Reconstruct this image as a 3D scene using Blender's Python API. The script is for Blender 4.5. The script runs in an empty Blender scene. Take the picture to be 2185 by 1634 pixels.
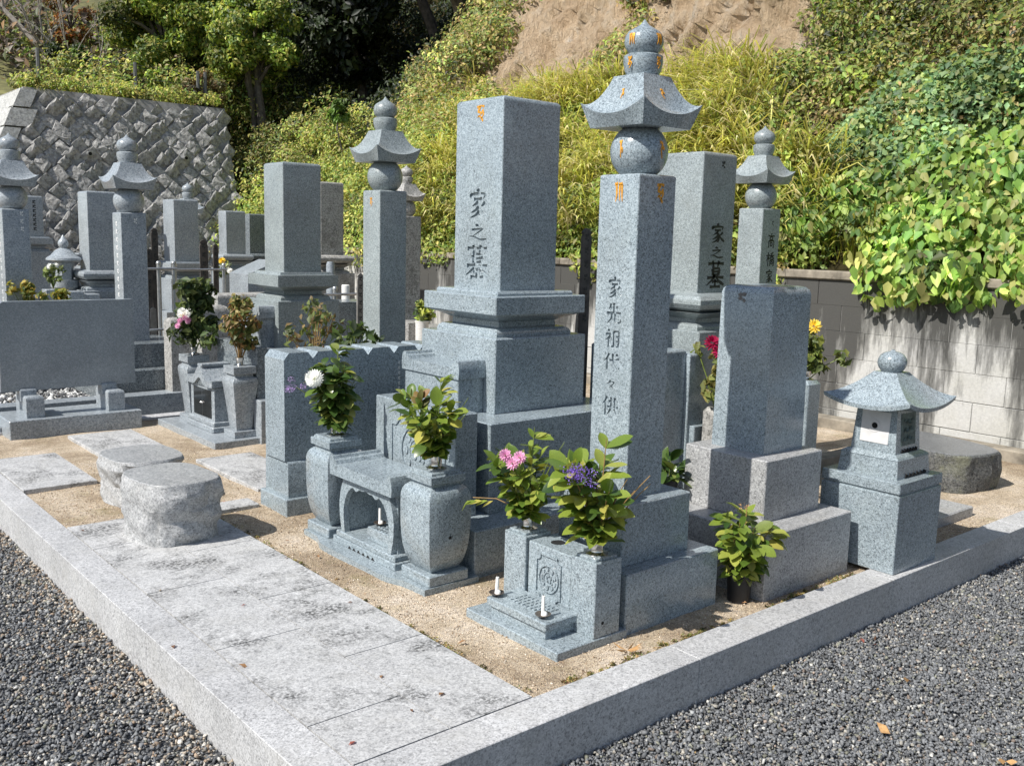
import bpy, bmesh, math, random
import numpy as np
from mathutils import Vector, Matrix, noise as mnoise

R = math.radians
random.seed(7)
rng = np.random.default_rng(11)
scene = bpy.context.scene
COL = scene.collection

# ------------------------------------------------------------------ camera
cam_d = bpy.data.cameras.new("camera")
cam_d.sensor_fit = 'HORIZONTAL'
cam_d.sensor_width = 36.0
cam_d.lens = 36.0 * 2052.05 / 2185.0
cam_d.clip_start = 0.05
cam_d.clip_end = 500.0
cam = bpy.data.objects.new("camera", cam_d)
COL.objects.link(cam)
yaw, pitch, roll = R(40.3245), R(8.6088), R(-1.4771)
f = Vector((math.sin(yaw) * math.cos(pitch), math.cos(yaw) * math.cos(pitch), -math.sin(pitch)))
r0 = Vector((math.cos(yaw), -math.sin(yaw), 0))
d0 = f.cross(r0)
rr = math.cos(roll) * r0 + math.sin(roll) * d0
dd = -math.sin(roll) * r0 + math.cos(roll) * d0
M = Matrix((rr, -dd, -f)).transposed().to_4x4()
M.translation = Vector((0, 0, 1.3))
cam.matrix_world = M
scene.camera = cam

# ------------------------------------------------------------------ world, sun, exposure
SUN_EL = R(47)
travel = Vector((1.0, -0.075, 0)).normalized()
to_sun = Vector((-travel.x * math.cos(SUN_EL), -travel.y * math.cos(SUN_EL), math.sin(SUN_EL)))
world = bpy.data.worlds.new("World")
scene.world = world
world.use_nodes = True
wn = world.node_tree.nodes
sky = wn.new('ShaderNodeTexSky')
sky.sky_type = 'NISHITA'
sky.sun_disc = False
sky.sun_elevation = SUN_EL
sky.sun_rotation = math.atan2(to_sun.x, to_sun.y)
world.node_tree.links.new(sky.outputs[0], wn['Background'].inputs[0])
wn['Background'].inputs[1].default_value = 0.105
sun_d = bpy.data.lights.new("sun", 'SUN')
sun_d.energy = 5.0
sun_d.angle = R(0.53)
sun_d.color = (1.0, 0.965, 0.91)
sun = bpy.data.objects.new("sun", sun_d)
COL.objects.link(sun)
sun.rotation_euler = (-to_sun).to_track_quat('-Z', 'Y').to_euler()
sun.location = (-8, 2, 12)
scene.view_settings.view_transform = 'Standard'
scene.view_settings.look = 'None'
scene.view_settings.exposure = 0.28
scene.view_settings.gamma = 1.0
scene.view_settings.use_curve_mapping = False


# ------------------------------------------------------------------ node helpers
def new_mat(name):
    m = bpy.data.materials.new(name)
    m.use_nodes = True
    nt = m.node_tree
    return m, nt, nt.nodes['Principled BSDF']


def N(nt, kind, **kw):
    n = nt.nodes.new(kind)
    for k, v in kw.items():
        if k.startswith('i_'):
            n.inputs[k[2:].replace('_', ' ')].default_value = v
        else:
            setattr(n, k, v)
    return n


def L(nt, a, b):
    nt.links.new(a, b)


def ramp(nt, src, stops, interp='LINEAR'):
    n = nt.nodes.new('ShaderNodeValToRGB')
    n.color_ramp.interpolation = interp
    els = n.color_ramp.elements
    while len(els) > 1:
        els.remove(els[-1])
    els[0].position = stops[0][0]
    els[0].color = (*stops[0][1], 1) if len(stops[0][1]) == 3 else stops[0][1]
    for (p, c) in stops[1:]:
        e = els.new(p)
        e.color = (*c, 1) if len(c) == 3 else c
    L(nt, src, n.inputs[0])
    return n


def mixc(nt, fac, a, b, mode='MIX'):
    n = nt.nodes.new('ShaderNodeMix')
    n.data_type = 'RGBA'
    n.blend_type = mode
    for s, v in ((n.inputs[0], fac), (n.inputs[6], a), (n.inputs[7], b)):
        if hasattr(v, 'is_linked') or hasattr(v, 'links'):
            L(nt, v, s)
        else:
            s.default_value = v if not isinstance(v, tuple) or len(v) == 4 else (*v, 1)
    return n.outputs[2]


def coords(nt, scale=(1, 1, 1), kind='Object'):
    tc = N(nt, 'ShaderNodeTexCoord')
    mp = N(nt, 'ShaderNodeMapping')
    mp.inputs['Scale'].default_value = scale
    L(nt, tc.outputs[kind], mp.inputs[0])
    return mp.outputs[0]


def noise(nt, vec, scale, detail=3, rough=0.55):
    n = N(nt, 'ShaderNodeTexNoise')
    n.inputs['Scale'].default_value = scale
    n.inputs['Detail'].default_value = detail
    n.inputs['Roughness'].default_value = rough
    L(nt, vec, n.inputs['Vector'])
    return n.outputs['Fac']


def bump(nt, h, strength, dist, bsdf):
    b = N(nt, 'ShaderNodeBump')
    b.inputs['Strength'].default_value = strength
    b.inputs['Distance'].default_value = dist
    L(nt, h, b.inputs['Height'])
    L(nt, b.outputs[0], bsdf.inputs['Normal'])
    return b


def granite(name, dark, mid, light, rough=0.3, grain=230, stain=None, bumpy=0.0, stain_amt=0.5, spots=None, spec=0.5):
    m, nt, p = new_mat(name)
    v = coords(nt)
    vo = N(nt, 'ShaderNodeTexVoronoi')
    vo.inputs['Scale'].default_value = grain
    L(nt, v, vo.inputs['Vector'])
    sep = N(nt, 'ShaderNodeSeparateColor')
    L(nt, vo.outputs['Color'], sep.inputs[0])
    c1 = ramp(nt, sep.outputs[0], [(0.0, dark), (0.2, dark), (0.26, mid), (0.62, mid), (0.7, light), (1.0, light)])
    vo2 = N(nt, 'ShaderNodeTexVoronoi')
    vo2.inputs['Scale'].default_value = grain * 0.47
    L(nt, v, vo2.inputs['Vector'])
    sep2 = N(nt, 'ShaderNodeSeparateColor')
    L(nt, vo2.outputs['Color'], sep2.inputs[0])
    c2 = ramp(nt, sep2.outputs[1], [(0.0, dark), (0.15, dark), (0.22, mid), (0.72, mid), (0.82, light), (1, light)])
    col = mixc(nt, 0.4, c1.outputs[0], c2.outputs[0])
    big = noise(nt, v, 3.2, 4, 0.6)
    tone = ramp(nt, big, [(0.3, (0.82, 0.82, 0.82)), (0.72, (1.1, 1.1, 1.1))])
    col = mixc(nt, 1.0, col, tone.outputs[0], 'MULTIPLY')
    if stain:
        st = noise(nt, v, 5.5, 6, 0.75)
        sr = ramp(nt, st, [(0.5, (0, 0, 0)), (0.72, (stain_amt,) * 3)])
        col = mixc(nt, sr.outputs[0], col, stain)
    if spots:
        s2 = noise(nt, v, 3.4, 10, 0.74)
        r2 = ramp(nt, s2, [(0.485, (0, 0, 0)), (0.60, (1, 1, 1))])
        s3 = noise(nt, v, 75, 3, 0.7)
        r3 = ramp(nt, s3, [(0.40, (0, 0, 0)), (0.56, (0.9,) * 3)])
        mk = mixc(nt, 1.0, r2.outputs[0], r3.outputs[0], 'MULTIPLY')
        col = mixc(nt, mk, col, spots)
    L(nt, col, p.inputs['Base Color'])
    p.inputs['Roughness'].default_value = rough
    p.inputs['Specular IOR Level'].default_value = spec
    if bumpy:
        h = noise(nt, v, 45, 6, 0.7)
        bump(nt, h, bumpy, 0.01, p)
    else:
        h = noise(nt, v, 2.0, 2, 0.5)
        bump(nt, h, 0.06, 0.02, p)
    return m


MAT = {}
MAT['granite'] = granite('blue_grey_granite', (0.10, 0.122, 0.135), (0.258, 0.308, 0.336), (0.405, 0.468, 0.50), 0.2, grain=330,
                         stain=(0.24, 0.27, 0.25), stain_amt=0.25)
MAT['granite_green'] = granite('green_grey_granite', (0.10, 0.115, 0.115), (0.245, 0.28, 0.285), (0.40, 0.445, 0.445), 0.3, grain=360, stain=(0.2, 0.215, 0.2), stain_amt=0.35)
MAT['granite_pale'] = granite('pale_granite', (0.15, 0.15, 0.15), (0.34, 0.34, 0.34), (0.52, 0.52, 0.51), 0.45, grain=280,
                              stain=(0.30, 0.28, 0.24), stain_amt=0.35)
MAT['granite_kerb'] = granite('kerb_granite', (0.24, 0.24, 0.24), (0.44, 0.44, 0.44), (0.57, 0.57, 0.565), 0.6, grain=240,
                              stain=(0.40, 0.39, 0.36), stain_amt=0.4)
MAT['granite_paving'] = granite('paving_granite', (0.28, 0.28, 0.28), (0.455, 0.455, 0.45), (0.58, 0.58, 0.57), 0.75, grain=220,
                                stain=(0.38, 0.37, 0.34), stain_amt=0.4, spots=(0.05, 0.05, 0.048), bumpy=0.12)
MAT['granite_far'] = granite('grey_granite', (0.15, 0.17, 0.185), (0.28, 0.315, 0.34), (0.42, 0.45, 0.47), 0.3, grain=200)
MAT['granite_dark'] = granite('dark_granite', (0.05, 0.06, 0.068), (0.15, 0.175, 0.19), (0.30, 0.33, 0.34), 0.22, grain=200)
MAT['tablet_stone'] = granite('smooth_grey_granite', (0.19, 0.215, 0.235), (0.245, 0.28, 0.305), (0.33, 0.365, 0.385), 0.2, grain=260)
MAT['granite_brown'] = granite('weathered_granite', (0.12, 0.12, 0.11), (0.33, 0.32, 0.30), (0.5, 0.49, 0.46), 0.6, grain=150,
                               stain=(0.10, 0.095, 0.085), stain_amt=0.8, bumpy=0.1)
MAT['granite_rough'] = granite('split_granite', (0.2, 0.2, 0.2), (0.37, 0.375, 0.375), (0.52, 0.52, 0.515), 0.85, grain=200,
                               stain=(0.17, 0.17, 0.16), stain_amt=0.7, bumpy=0.5)
MAT['granite_top'] = granite('stool_top_granite', (0.17, 0.18, 0.18), (0.34, 0.345, 0.345), (0.48, 0.48, 0.47), 0.35, grain=210)
MAT['granite_dark_rough'] = granite('dark_split_granite', (0.03, 0.03, 0.03), (0.09, 0.092, 0.09), (0.17, 0.17, 0.16), 0.8, grain=160,
                                    stain=(0.22, 0.22, 0.13), stain_amt=0.6, bumpy=0.7)
MAT['granite_dark_top'] = granite('dark_stool_top', (0.06, 0.062, 0.065), (0.15, 0.155, 0.16), (0.24, 0.245, 0.25), 0.3, grain=210)


def plain(name, col, rough=0.6, metal=0.0, vary=0.0, scale=30, bumpy=0.0, spec=0.5):
    m, nt, p = new_mat(name)
    if vary:
        v = coords(nt)
        n = noise(nt, v, scale, 4, 0.6)
        lo = tuple(c * (1 - vary) for c in col)
        hi = tuple(min(1, c * (1 + vary)) for c in col)
        r_ = ramp(nt, n, [(0.3, lo), (0.7, hi)])
        L(nt, r_.outputs[0], p.inputs['Base Color'])
        if bumpy:
            bump(nt, n, bumpy, 0.01, p)
    else:
        p.inputs['Base Color'].default_value = (*col, 1)
    p.inputs['Roughness'].default_value = rough
    p.inputs['Metallic'].default_value = metal
    p.inputs['Specular IOR Level'].default_value = spec
    return m


MAT['steel'] = plain('stainless_steel', (0.62, 0.60, 0.57), 0.22, 1.0, 0.15, 60)
MAT['pipe'] = plain('galvanised_pipe', (0.45, 0.46, 0.46), 0.4, 0.8, 0.2, 40)
MAT['engraved'] = plain('engraved_stone', (0.16, 0.15, 0.14), 0.85, 0, 0.3, 90)
MAT['black_ink'] = plain('black_lacquer', (0.012, 0.014, 0.014), 0.5, 0, 0.3, 60)
MAT['white_ink'] = plain('white_paint', (0.72, 0.72, 0.70), 0.7, 0, 0.1, 60)
MAT['gold'] = plain('gold_paint', (0.72, 0.33, 0.03), 0.4, 0.25, 0.35, 160)
MAT['wax'] = plain('candle_wax', (0.85, 0.84, 0.80), 0.5, 0, 0.04, 60)
MAT['copper'] = plain('candle_dish_metal', (0.30, 0.24, 0.20), 0.35, 0.9, 0.25, 60)
MAT['glass_dark'] = plain('dark_door_glass', (0.025, 0.027, 0.028), 0.08, 0, 0.3, 8)
MAT['white_panel'] = plain('white_window_panel', (0.62, 0.61, 0.60), 0.5, 0, 0.08, 20)
MAT['green_relief'] = plain('dark_relief_stone', (0.10, 0.135, 0.125), 0.6, 0, 0.5, 50)
MAT['void'] = plain('dark_hole', (0.008, 0.008, 0.008), 0.9, 0, 0.3, 20)
MAT['wood_dark'] = plain('weathered_dark_wood', (0.075, 0.066, 0.058), 0.85, 0, 0.5, 14, 0.3)
MAT['wood_grey'] = plain('grey_wood', (0.22, 0.21, 0.19), 0.85, 0, 0.4, 14, 0.3)
MAT['bark'] = plain('bark', (0.13, 0.11, 0.09), 0.9, 0, 0.45, 18, 0.5)
MAT['bark_pale'] = plain('pale_bark', (0.30, 0.27, 0.235), 0.9, 0, 0.35, 18, 0.4)
MAT['stem'] = plain('green_stem', (0.13, 0.17, 0.035), 0.6, 0, 0.35, 40)
MAT['stem_brown'] = plain('brown_stem', (0.26, 0.16, 0.06), 0.7, 0, 0.35, 40)
MAT['black_pot'] = plain('black_pot', (0.015, 0.015, 0.016), 0.5, 0, 0.3, 20)
MAT['dry_leaf'] = plain('dry_leaf', (0.38, 0.22, 0.09), 0.8, 0, 0.4, 60)
MAT['wire'] = plain('fence_wire', (0.16, 0.16, 0.15), 0.6, 0.5, 0.2, 30)
MAT['paper'] = plain('white_paper', (0.75, 0.74, 0.70), 0.8, 0, 0.12, 60)


def leafmat(name, rough=0.45, trans=0.28, spec=0.5, attr=True, col=None):
    m, nt, p = new_mat(name)
    if attr:
        a = N(nt, 'ShaderNodeAttribute', attribute_name='Col')
        src = a.outputs['Color']
    else:
        oi = N(nt, 'ShaderNodeObjectInfo')
        rp = ramp(nt, oi.outputs['Random'], col)
        v = coords(nt)
        n1 = noise(nt, v, 40, 3, 0.6)
        tn = ramp(nt, n1, [(0.3, (0.75, 0.75, 0.75)), (0.7, (1.2, 1.2, 1.2))])
        src = mixc(nt, 1.0, rp.outputs[0], tn.outputs[0], 'MULTIPLY')
    L(nt, src, p.inputs['Base Color'])
    p.inputs['Roughness'].default_value = rough
    p.inputs['Specular IOR Level'].default_value = spec
    tr = N(nt, 'ShaderNodeBsdfTranslucent')
    hs = N(nt, 'ShaderNodeHueSaturation')
    hs.inputs['Value'].default_value = 1.5
    hs.inputs['Saturation'].default_value = 1.1
    hs.inputs['Hue'].default_value = 0.49
    L(nt, src, hs.inputs['Color'])
    L(nt, hs.outputs[0], tr.inputs['Color'])
    mx = N(nt, 'ShaderNodeMixShader')
    mx.inputs[0].default_value = trans
    L(nt, p.outputs[0], mx.inputs[1])
    L(nt, tr.outputs[0], mx.inputs[2])
    L(nt, mx.outputs[0], nt.nodes['Material Output'].inputs['Surface'])
    return m


MAT['foliage'] = leafmat('foliage', 0.5, 0.38, 0.4)
MAT['grass'] = leafmat('grass_blades', 0.6, 0.35, 0.3)
MAT['leaf_fresh'] = leafmat('glossy_sakaki_leaf', 0.28, 0.22, 0.5, False,
                            [(0, (0.06, 0.115, 0.02)), (0.3, (0.13, 0.20, 0.03)), (0.65, (0.24, 0.30, 0.05)), (0.88, (0.34, 0.36, 0.075)), (1, (0.44, 0.39, 0.09))])
MAT['leaf_dark'] = leafmat('dark_sakaki_leaf', 0.28, 0.2, 0.5, False,
                           [(0, (0.03, 0.065, 0.014)), (0.5, (0.07, 0.12, 0.025)), (0.85, (0.17, 0.22, 0.055)), (1, (0.27, 0.27, 0.08))])
MAT['leaf_wilt'] = leafmat('wilted_leaf', 0.5, 0.25, 0.3, False,
                           [(0, (0.06, 0.08, 0.02)), (0.4, (0.14, 0.12, 0.03)), (0.75, (0.25, 0.13, 0.04)), (1, (0.32, 0.2, 0.08))])


def petal(name, stops):
    return leafmat(name, 0.6, 0.3, 0.2, False, stops)


MAT['petal_white'] = petal('white_petal', [(0, (0.78, 0.77, 0.74)), (1, (0.9, 0.9, 0.86))])
MAT['petal_pink'] = petal('pink_petal', [(0, (0.7, 0.32, 0.52)), (1, (0.85, 0.5, 0.66))])
MAT['petal_purple'] = petal('purple_petal', [(0, (0.22, 0.12, 0.55)), (1, (0.36, 0.22, 0.75))])
MAT['petal_mauve'] = petal('mauve_petal', [(0, (0.42, 0.27, 0.58)), (1, (0.58, 0.40, 0.72))])
MAT['petal_red'] = petal('crimson_petal', [(0, (0.33, 0.01, 0.05)), (1, (0.55, 0.02, 0.12))])
MAT['petal_yellow'] = petal('yellow_petal', [(0, (0.85, 0.58, 0.04)), (1, (0.92, 0.74, 0.14))])


def sand_mat():
    m, nt, p = new_mat('decomposed_granite_sand')
    v = coords(nt)
    big = noise(nt, v, 1.7, 7, 0.72)
    c = ramp(nt, big, [(0.28, (0.20, 0.15, 0.10)), (0.44, (0.34, 0.27, 0.19)), (0.54, (0.48, 0.40, 0.30)), (0.68, (0.60, 0.525, 0.44))])
    vo = N(nt, 'ShaderNodeTexVoronoi')
    vo.inputs['Scale'].default_value = 210
    L(nt, v, vo.inputs['Vector'])
    s = N(nt, 'ShaderNodeSeparateColor')
    L(nt, vo.outputs['Color'], s.inputs[0])
    t = ramp(nt, s.outputs[0], [(0, (0.55, 0.5, 0.45)), (0.5, (1, 1, 1)), (1, (1.35, 1.3, 1.2))])
    col = mixc(nt, 1.0, c.outputs[0], t.outputs[0], 'MULTIPLY')
    moss = noise(nt, v, 4.1, 5, 0.7)
    mr = ramp(nt, moss, [(0.56, (0, 0, 0)), (0.72, (0.55,) * 3)])
    col = mixc(nt, mr.outputs[0], col, (0.25, 0.21, 0.09))
    L(nt, col, p.inputs['Base Color'])
    p.inputs['Roughness'].default_value = 0.95
    b = N(nt, 'ShaderNodeMath', operation='ADD')
    L(nt, vo.outputs['Distance'], b.inputs[0])
    L(nt, big, b.inputs[1])
    bump(nt, b.outputs[0], 0.7, 0.006, p)
    return m


MAT['sand'] = sand_mat()


def attr_mat(name, rough=0.8, spec=0.4, bumpy=0.0):
    m, nt, p = new_mat(name)
    a = N(nt, 'ShaderNodeAttribute', attribute_name='Col')
    v = coords(nt)
    n = noise(nt, v, 180, 3, 0.6)
    t = ramp(nt, n, [(0.3, (0.75,) * 3), (0.7, (1.25,) * 3)])
    col = mixc(nt, 1.0, a.outputs['Color'], t.outputs[0], 'MULTIPLY')
    L(nt, col, p.inputs['Base Color'])
    p.inputs['Roughness'].default_value = rough
    p.inputs['Specular IOR Level'].default_value = spec
    return m


MAT['pebble'] = attr_mat('crushed_stone', 0.75)


def gravel_bed():
    m, nt, p = new_mat('gravel_bed')
    v = coords(nt)
    vo = N(nt, 'ShaderNodeTexVoronoi')
    vo.inputs['Scale'].default_value = 95
    L(nt, v, vo.inputs['Vector'])
    s = N(nt, 'ShaderNodeSeparateColor')
    L(nt, vo.outputs['Color'], s.inputs[0])
    c = ramp(nt, s.outputs[0], [(0, (0.035, 0.037, 0.04)), (0.7, (0.11, 0.115, 0.12)), (0.86, (0.2, 0.17, 0.13)), (1, (0.42, 0.40, 0.36))])
    L(nt, c.outputs[0], p.inputs['Base Color'])
    p.inputs['Roughness'].default_value = 0.9
    bump(nt, vo.outputs['Distance'], 0.9, 0.01, p).invert = True
    return m


MAT['gravel_bed'] = gravel_bed()


def hill_mat():
    m, nt, p = new_mat('clay_and_soil')
    tc = N(nt, 'ShaderNodeTexCoord')
    v = tc.outputs['Object']
    sx = N(nt, 'ShaderNodeSeparateXYZ')
    L(nt, v, sx.inputs[0])
    mp = N(nt, 'ShaderNodeMapping')
    mp.inputs['Scale'].default_value = (1, 1, 0.4)
    L(nt, v, mp.inputs[0])
    n1 = noise(nt, mp.outputs[0], 4.5, 9, 0.74)
    clay = ramp(nt, n1, [(0.28, (0.30, 0.20, 0.12)), (0.38, (0.58, 0.42, 0.27)), (0.52, (0.72, 0.55, 0.37)), (0.62, (0.75, 0.61, 0.45)), (0.72, (0.68, 0.63, 0.55))])
    n2 = noise(nt, v, 6, 5, 0.7)
    soil = ramp(nt, n2, [(0.3, (0.045, 0.04, 0.016)), (0.55, (0.11, 0.09, 0.04)), (0.75, (0.17, 0.14, 0.055))])
    # clay above about 2.7 m between y 4.5 and 12
    n3 = noise(nt, v, 1.1, 4, 0.6)
    za = N(nt, 'ShaderNodeMath', operation='MULTIPLY_ADD')
    L(nt, n3, za.inputs[0])
    za.inputs[1].default_value = 1.2
    L(nt, sx.outputs[2], za.inputs[2])
    zr = N(nt, 'ShaderNodeMapRange')
    L(nt, za.outputs[0], zr.inputs[0])
    zr.inputs[1].default_value = 3.05
    zr.inputs[2].default_value = 3.35
    y1 = N(nt, 'ShaderNodeMapRange')
    L(nt, sx.outputs[1], y1.inputs[0])
    y1.inputs[1].default_value = 11.6
    y1.inputs[2].default_value = 10.8
    mm = N(nt, 'ShaderNodeMath', operation='MULTIPLY')
    L(nt, zr.outputs[0], mm.inputs[0])
    L(nt, y1.outputs[0], mm.inputs[1])
    col = mixc(nt, mm.outputs[0], soil.outputs[0], clay.outputs[0])
    L(nt, col, p.inputs['Base Color'])
    p.inputs['Roughness'].default_value = 0.95
    p.inputs['Specular IOR Level'].default_value = 0.1
    bump(nt, n1, 1.0, 0.3, p)
    return m


MAT['hill'] = hill_mat()


def block_mat():
    m, nt, p = new_mat('stained_concrete_block')
    tc = N(nt, 'ShaderNodeTexCoord')
    geo = N(nt, 'ShaderNodeNewGeometry')
    v = geo.outputs['Position']
    mp = N(nt, 'ShaderNodeMapping')
    mp.inputs['Scale'].default_value = (1, 1, 0.16)
    L(nt, v, mp.inputs[0])
    sx = N(nt, 'ShaderNodeSeparateXYZ')
    L(nt, v, sx.inputs[0])
    n1 = noise(nt, mp.outputs[0], 2.3, 7, 0.72)
    n1b = noise(nt, mp.outputs[0], 13, 4, 0.6)
    zr = N(nt, 'ShaderNodeMapRange')
    L(nt, sx.outputs[2], zr.inputs[0])
    zr.inputs[1].default_value = 0.15
    zr.inputs[2].default_value = 1.0
    zr.inputs[3].default_value = -0.10
    zr.inputs[4].default_value = 0.10
    ad = N(nt, 'ShaderNodeMath', operation='ADD')
    L(nt, n1, ad.inputs[0])
    L(nt, zr.outputs[0], ad.inputs[1])
    ad2 = N(nt, 'ShaderNodeMath', operation='MULTIPLY_ADD')
    L(nt, n1b, ad2.inputs[0])
    ad2.inputs[1].default_value = 0.22
    L(nt, ad.outputs[0], ad2.inputs[2])
    fac = ramp(nt, ad2.outputs[0], [(0.545, (0, 0, 0)), (0.60, (0.55,) * 3), (0.68, (0.95,) * 3)])
    fine = noise(nt, v, 70, 3, 0.6)
    base = ramp(nt, fine, [(0.3, (0.43, 0.425, 0.41)), (0.7, (0.53, 0.525, 0.505))])
    n4 = noise(nt, v, 1.7, 4, 0.6)
    tint = ramp(nt, n4, [(0.35, (0.85, 0.84, 0.78)), (0.65, (1.05, 1.05, 1.05))])
    b2 = mixc(nt, 1.0, base.outputs[0], tint.outputs[0], 'MULTIPLY')
    col = mixc(nt, fac.outputs[0], b2, (0.045, 0.044, 0.04))
    L(nt, col, p.inputs['Base Color'])
    p.inputs['Roughness'].default_value = 0.92
    bump(nt, fine, 0.35, 0.004, p)
    return m


MAT['block'] = block_mat()
MAT['coping'] = plain('mossy_concrete', (0.24, 0.21, 0.165), 0.95, 0, 0.5, 9, 0.4)
MAT['mortar'] = plain('dark_mortar', (0.26, 0.255, 0.24), 0.95, 0, 0.4, 10, 0.5)
MAT['mortar_pale'] = plain('pale_mortar', (0.33, 0.325, 0.31), 0.95, 0, 0.3, 10, 0.5)
MAT['wall_stone'] = granite('retaining_wall_stone', (0.20, 0.195, 0.19), (0.38, 0.37, 0.355), (0.52, 0.51, 0.48), 0.9, grain=45,
                            stain=(0.14, 0.135, 0.12), stain_amt=0.8, bumpy=0.7)
MAT['corner_stone'] = granite('wall_corner_stone', (0.25, 0.25, 0.24), (0.42, 0.42, 0.40), (0.55, 0.55, 0.52), 0.9, grain=60, bumpy=0.5)
MAT['terrace'] = plain('weedy_earth', (0.13, 0.125, 0.045), 0.95, 0, 0.5, 5, 0.6)
MAT['farhill'] = plain('far_hill_earth', (0.12, 0.105, 0.075), 0.95, 0, 0.5, 2, 0.6)


# ------------------------------------------------------------------ mesh builder
class MB:
    def __init__(self):
        self.v, self.f, self.m = [], [], []

    def add(self, vs, fs, mat=0):
        o = len(self.v)
        self.v += [tuple(p) for p in vs]
        for fc in fs:
            self.f.append([i + o for i in fc])
            self.m.append(mat)
        return self

    def box(self, x0, x1, y0, y1, z0, z1, bev=0.003, seg=1, top=None, mat=0):
        bm = bmesh.new()
        bmesh.ops.create_cube(bm, size=1)
        for v in bm.verts:
            v.co = Vector(((x0 + x1) / 2 + v.co.x * (x1 - x0), (y0 + y1) / 2 + v.co.y * (y1 - y0), (z0 + z1) / 2 + v.co.z * (z1 - z0)))
        if bev:
            bmesh.ops.bevel(bm, geom=list(bm.edges), offset=bev, segments=seg, affect='EDGES', profile=0.5)
        if top:
            zt = z1 - 1e-5
            es = [e for e in bm.edges if all(v.co.z > zt - bev * 1.01 - 1e-4 for v in e.verts)]
            bm.free()
            bm = bmesh.new()
            bmesh.ops.create_cube(bm, size=1)
            for v in bm.verts:
                v.co = Vector(((x0 + x1) / 2 + v.co.x * (x1 - x0), (y0 + y1) / 2 + v.co.y * (y1 - y0), (z0 + z1) / 2 + v.co.z * (z1 - z0)))
            es = [e for e in bm.edges if all(v.co.z > zt for v in e.verts)]
            bmesh.ops.bevel(bm, geom=es, offset=top, segments=4, affect='EDGES', profile=0.5)
            es = [e for e in bm.edges if abs(e.verts[0].co.z - e.verts[1].co.z) > (z1 - z0) * 0.4]
            bmesh.ops.bevel(bm, geom=es, offset=0.003, segments=1, affect='EDGES')
        return self.bm(bm, mat)

    def bm(self, bm, mat=0):
        bm.verts.ensure_lookup_table()
        for i, v in enumerate(bm.verts):
            v.index = i
        self.add([v.co[:] for v in bm.verts], [[v.index for v in fc.verts] for fc in bm.faces], mat)
        bm.free()
        return self

    def lathe(self, cx, cy, prof, n=32, mat=0, cap=True):
        rings = []
        vs = []
        for (r, z) in prof:
            for k in range(n):
                a = 2 * math.pi * k / n
                vs.append((cx + r * math.cos(a), cy + r * math.sin(a), z))
        fs = []
        for i in range(len(prof) - 1):
            for k in range(n):
                k2 = (k + 1) % n
                fs.append([i * n + k, i * n + k2, (i + 1) * n + k2, (i + 1) * n + k])
        if cap:
            fs.append([k for k in range(n)][::-1])
            fs.append([(len(prof) - 1) * n + k for k in range(n)])
        return self.add(vs, fs, mat)

    def sq(self, cx, cy, prof, ratio=1.0, mat=0, round_=0.0):
        """square-section stack, prof of (half width, z)"""
        vs, fs = [], []
        if round_:
            shape = []
            for (sx, sy) in ((-1, -1), (1, -1), (1, 1), (-1, 1)):
                base = math.atan2(sy, sx)
                for t in (-0.6, 0, 0.6):
                    a = base + t
                    shape.append((sx * (1 - round_) + round_ * math.cos(a), sy * (1 - round_) + round_ * math.sin(a)))
        else:
            shape = [(-1, -1), (1, -1), (1, 1), (-1, 1)]
        n = len(shape)
        for (h, z) in prof:
            for (a, b) in shape:
                vs.append((cx + h * a, cy + h * ratio * b, z))
        for i in range(len(prof) - 1):
            for k in range(n):
                k2 = (k + 1) % n
                fs.append([i * n + k, i * n + k2, (i + 1) * n + k2, (i + 1) * n + k])
        fs.append(list(range(n))[::-1])
        fs.append([(len(prof) - 1) * n + k for k in range(n)])
        return self.add(vs, fs, mat)

    def tube(self, pts, rad, n=8, mat=0):
        pts = [Vector(p) for p in pts]
        if not hasattr(rad, '__len__'):
            rad = [rad] * len(pts)
        vs, fs = [], []
        for i, p in enumerate(pts):
            t = (pts[min(i + 1, len(pts) - 1)] - pts[max(i - 1, 0)])
            if t.length < 1e-9:
                t = Vector((0, 0, 1))
            t.normalize()
            a = t.orthogonal().normalized() if i == 0 else (pa - t * pa.dot(t)).normalized()
            pa = a
            b = t.cross(a)
            for k in range(n):
                an = 2 * math.pi * k / n
                vs.append(p + (a * math.cos(an) + b * math.sin(an)) * rad[i])
        for i in range(len(pts) - 1):
            for k in range(n):
                k2 = (k + 1) % n
                fs.append([i * n + k, i * n + k2, (i + 1) * n + k2, (i + 1) * n + k])
        fs.append(list(range(n))[::-1])
        fs.append([(len(pts) - 1) * n + k for k in range(n)])
        return self.add(vs, fs, mat)

    def prism(self, poly, axis, a, b, mat=0):
        """extrude a 2D polygon along axis ('x','y','z') from a to b"""
        def P(u, v, w):
            return {'x': (w, u, v), 'y': (u, w, v), 'z': (u, v, w)}[axis]
        n = len(poly)
        vs = [P(u, v, a) for u, v in poly] + [P(u, v, b) for u, v in poly]
        fs = [list(range(n))[::-1], list(range(n, 2 * n))]
        for k in range(n):
            k2 = (k + 1) % n
            fs.append([k, k2, n + k2, n + k])
        return self.add(vs, fs, mat)

    def build(self, name, mats, parent=None, smooth=30, fix=True):
        org = Vector((0, 0, 0))
        if parent is not None:
            org = Vector(parent['org'])
        me = bpy.data.meshes.new(name)
        me.from_pydata([(p[0] - org.x, p[1] - org.y, p[2] - org.z) for p in self.v], [], self.f)
        if not isinstance(mats, (list, tuple)):
            mats = [mats]
        for mt in mats:
            me.materials.append(MAT[mt])
        if len(mats) > 1:
            me.polygons.foreach_set('material_index', self.m)
        if fix:
            bm = bmesh.new()
            bm.from_mesh(me)
            bmesh.ops.recalc_face_normals(bm, faces=bm.faces)
            bm.to_mesh(me)
            bm.free()
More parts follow.
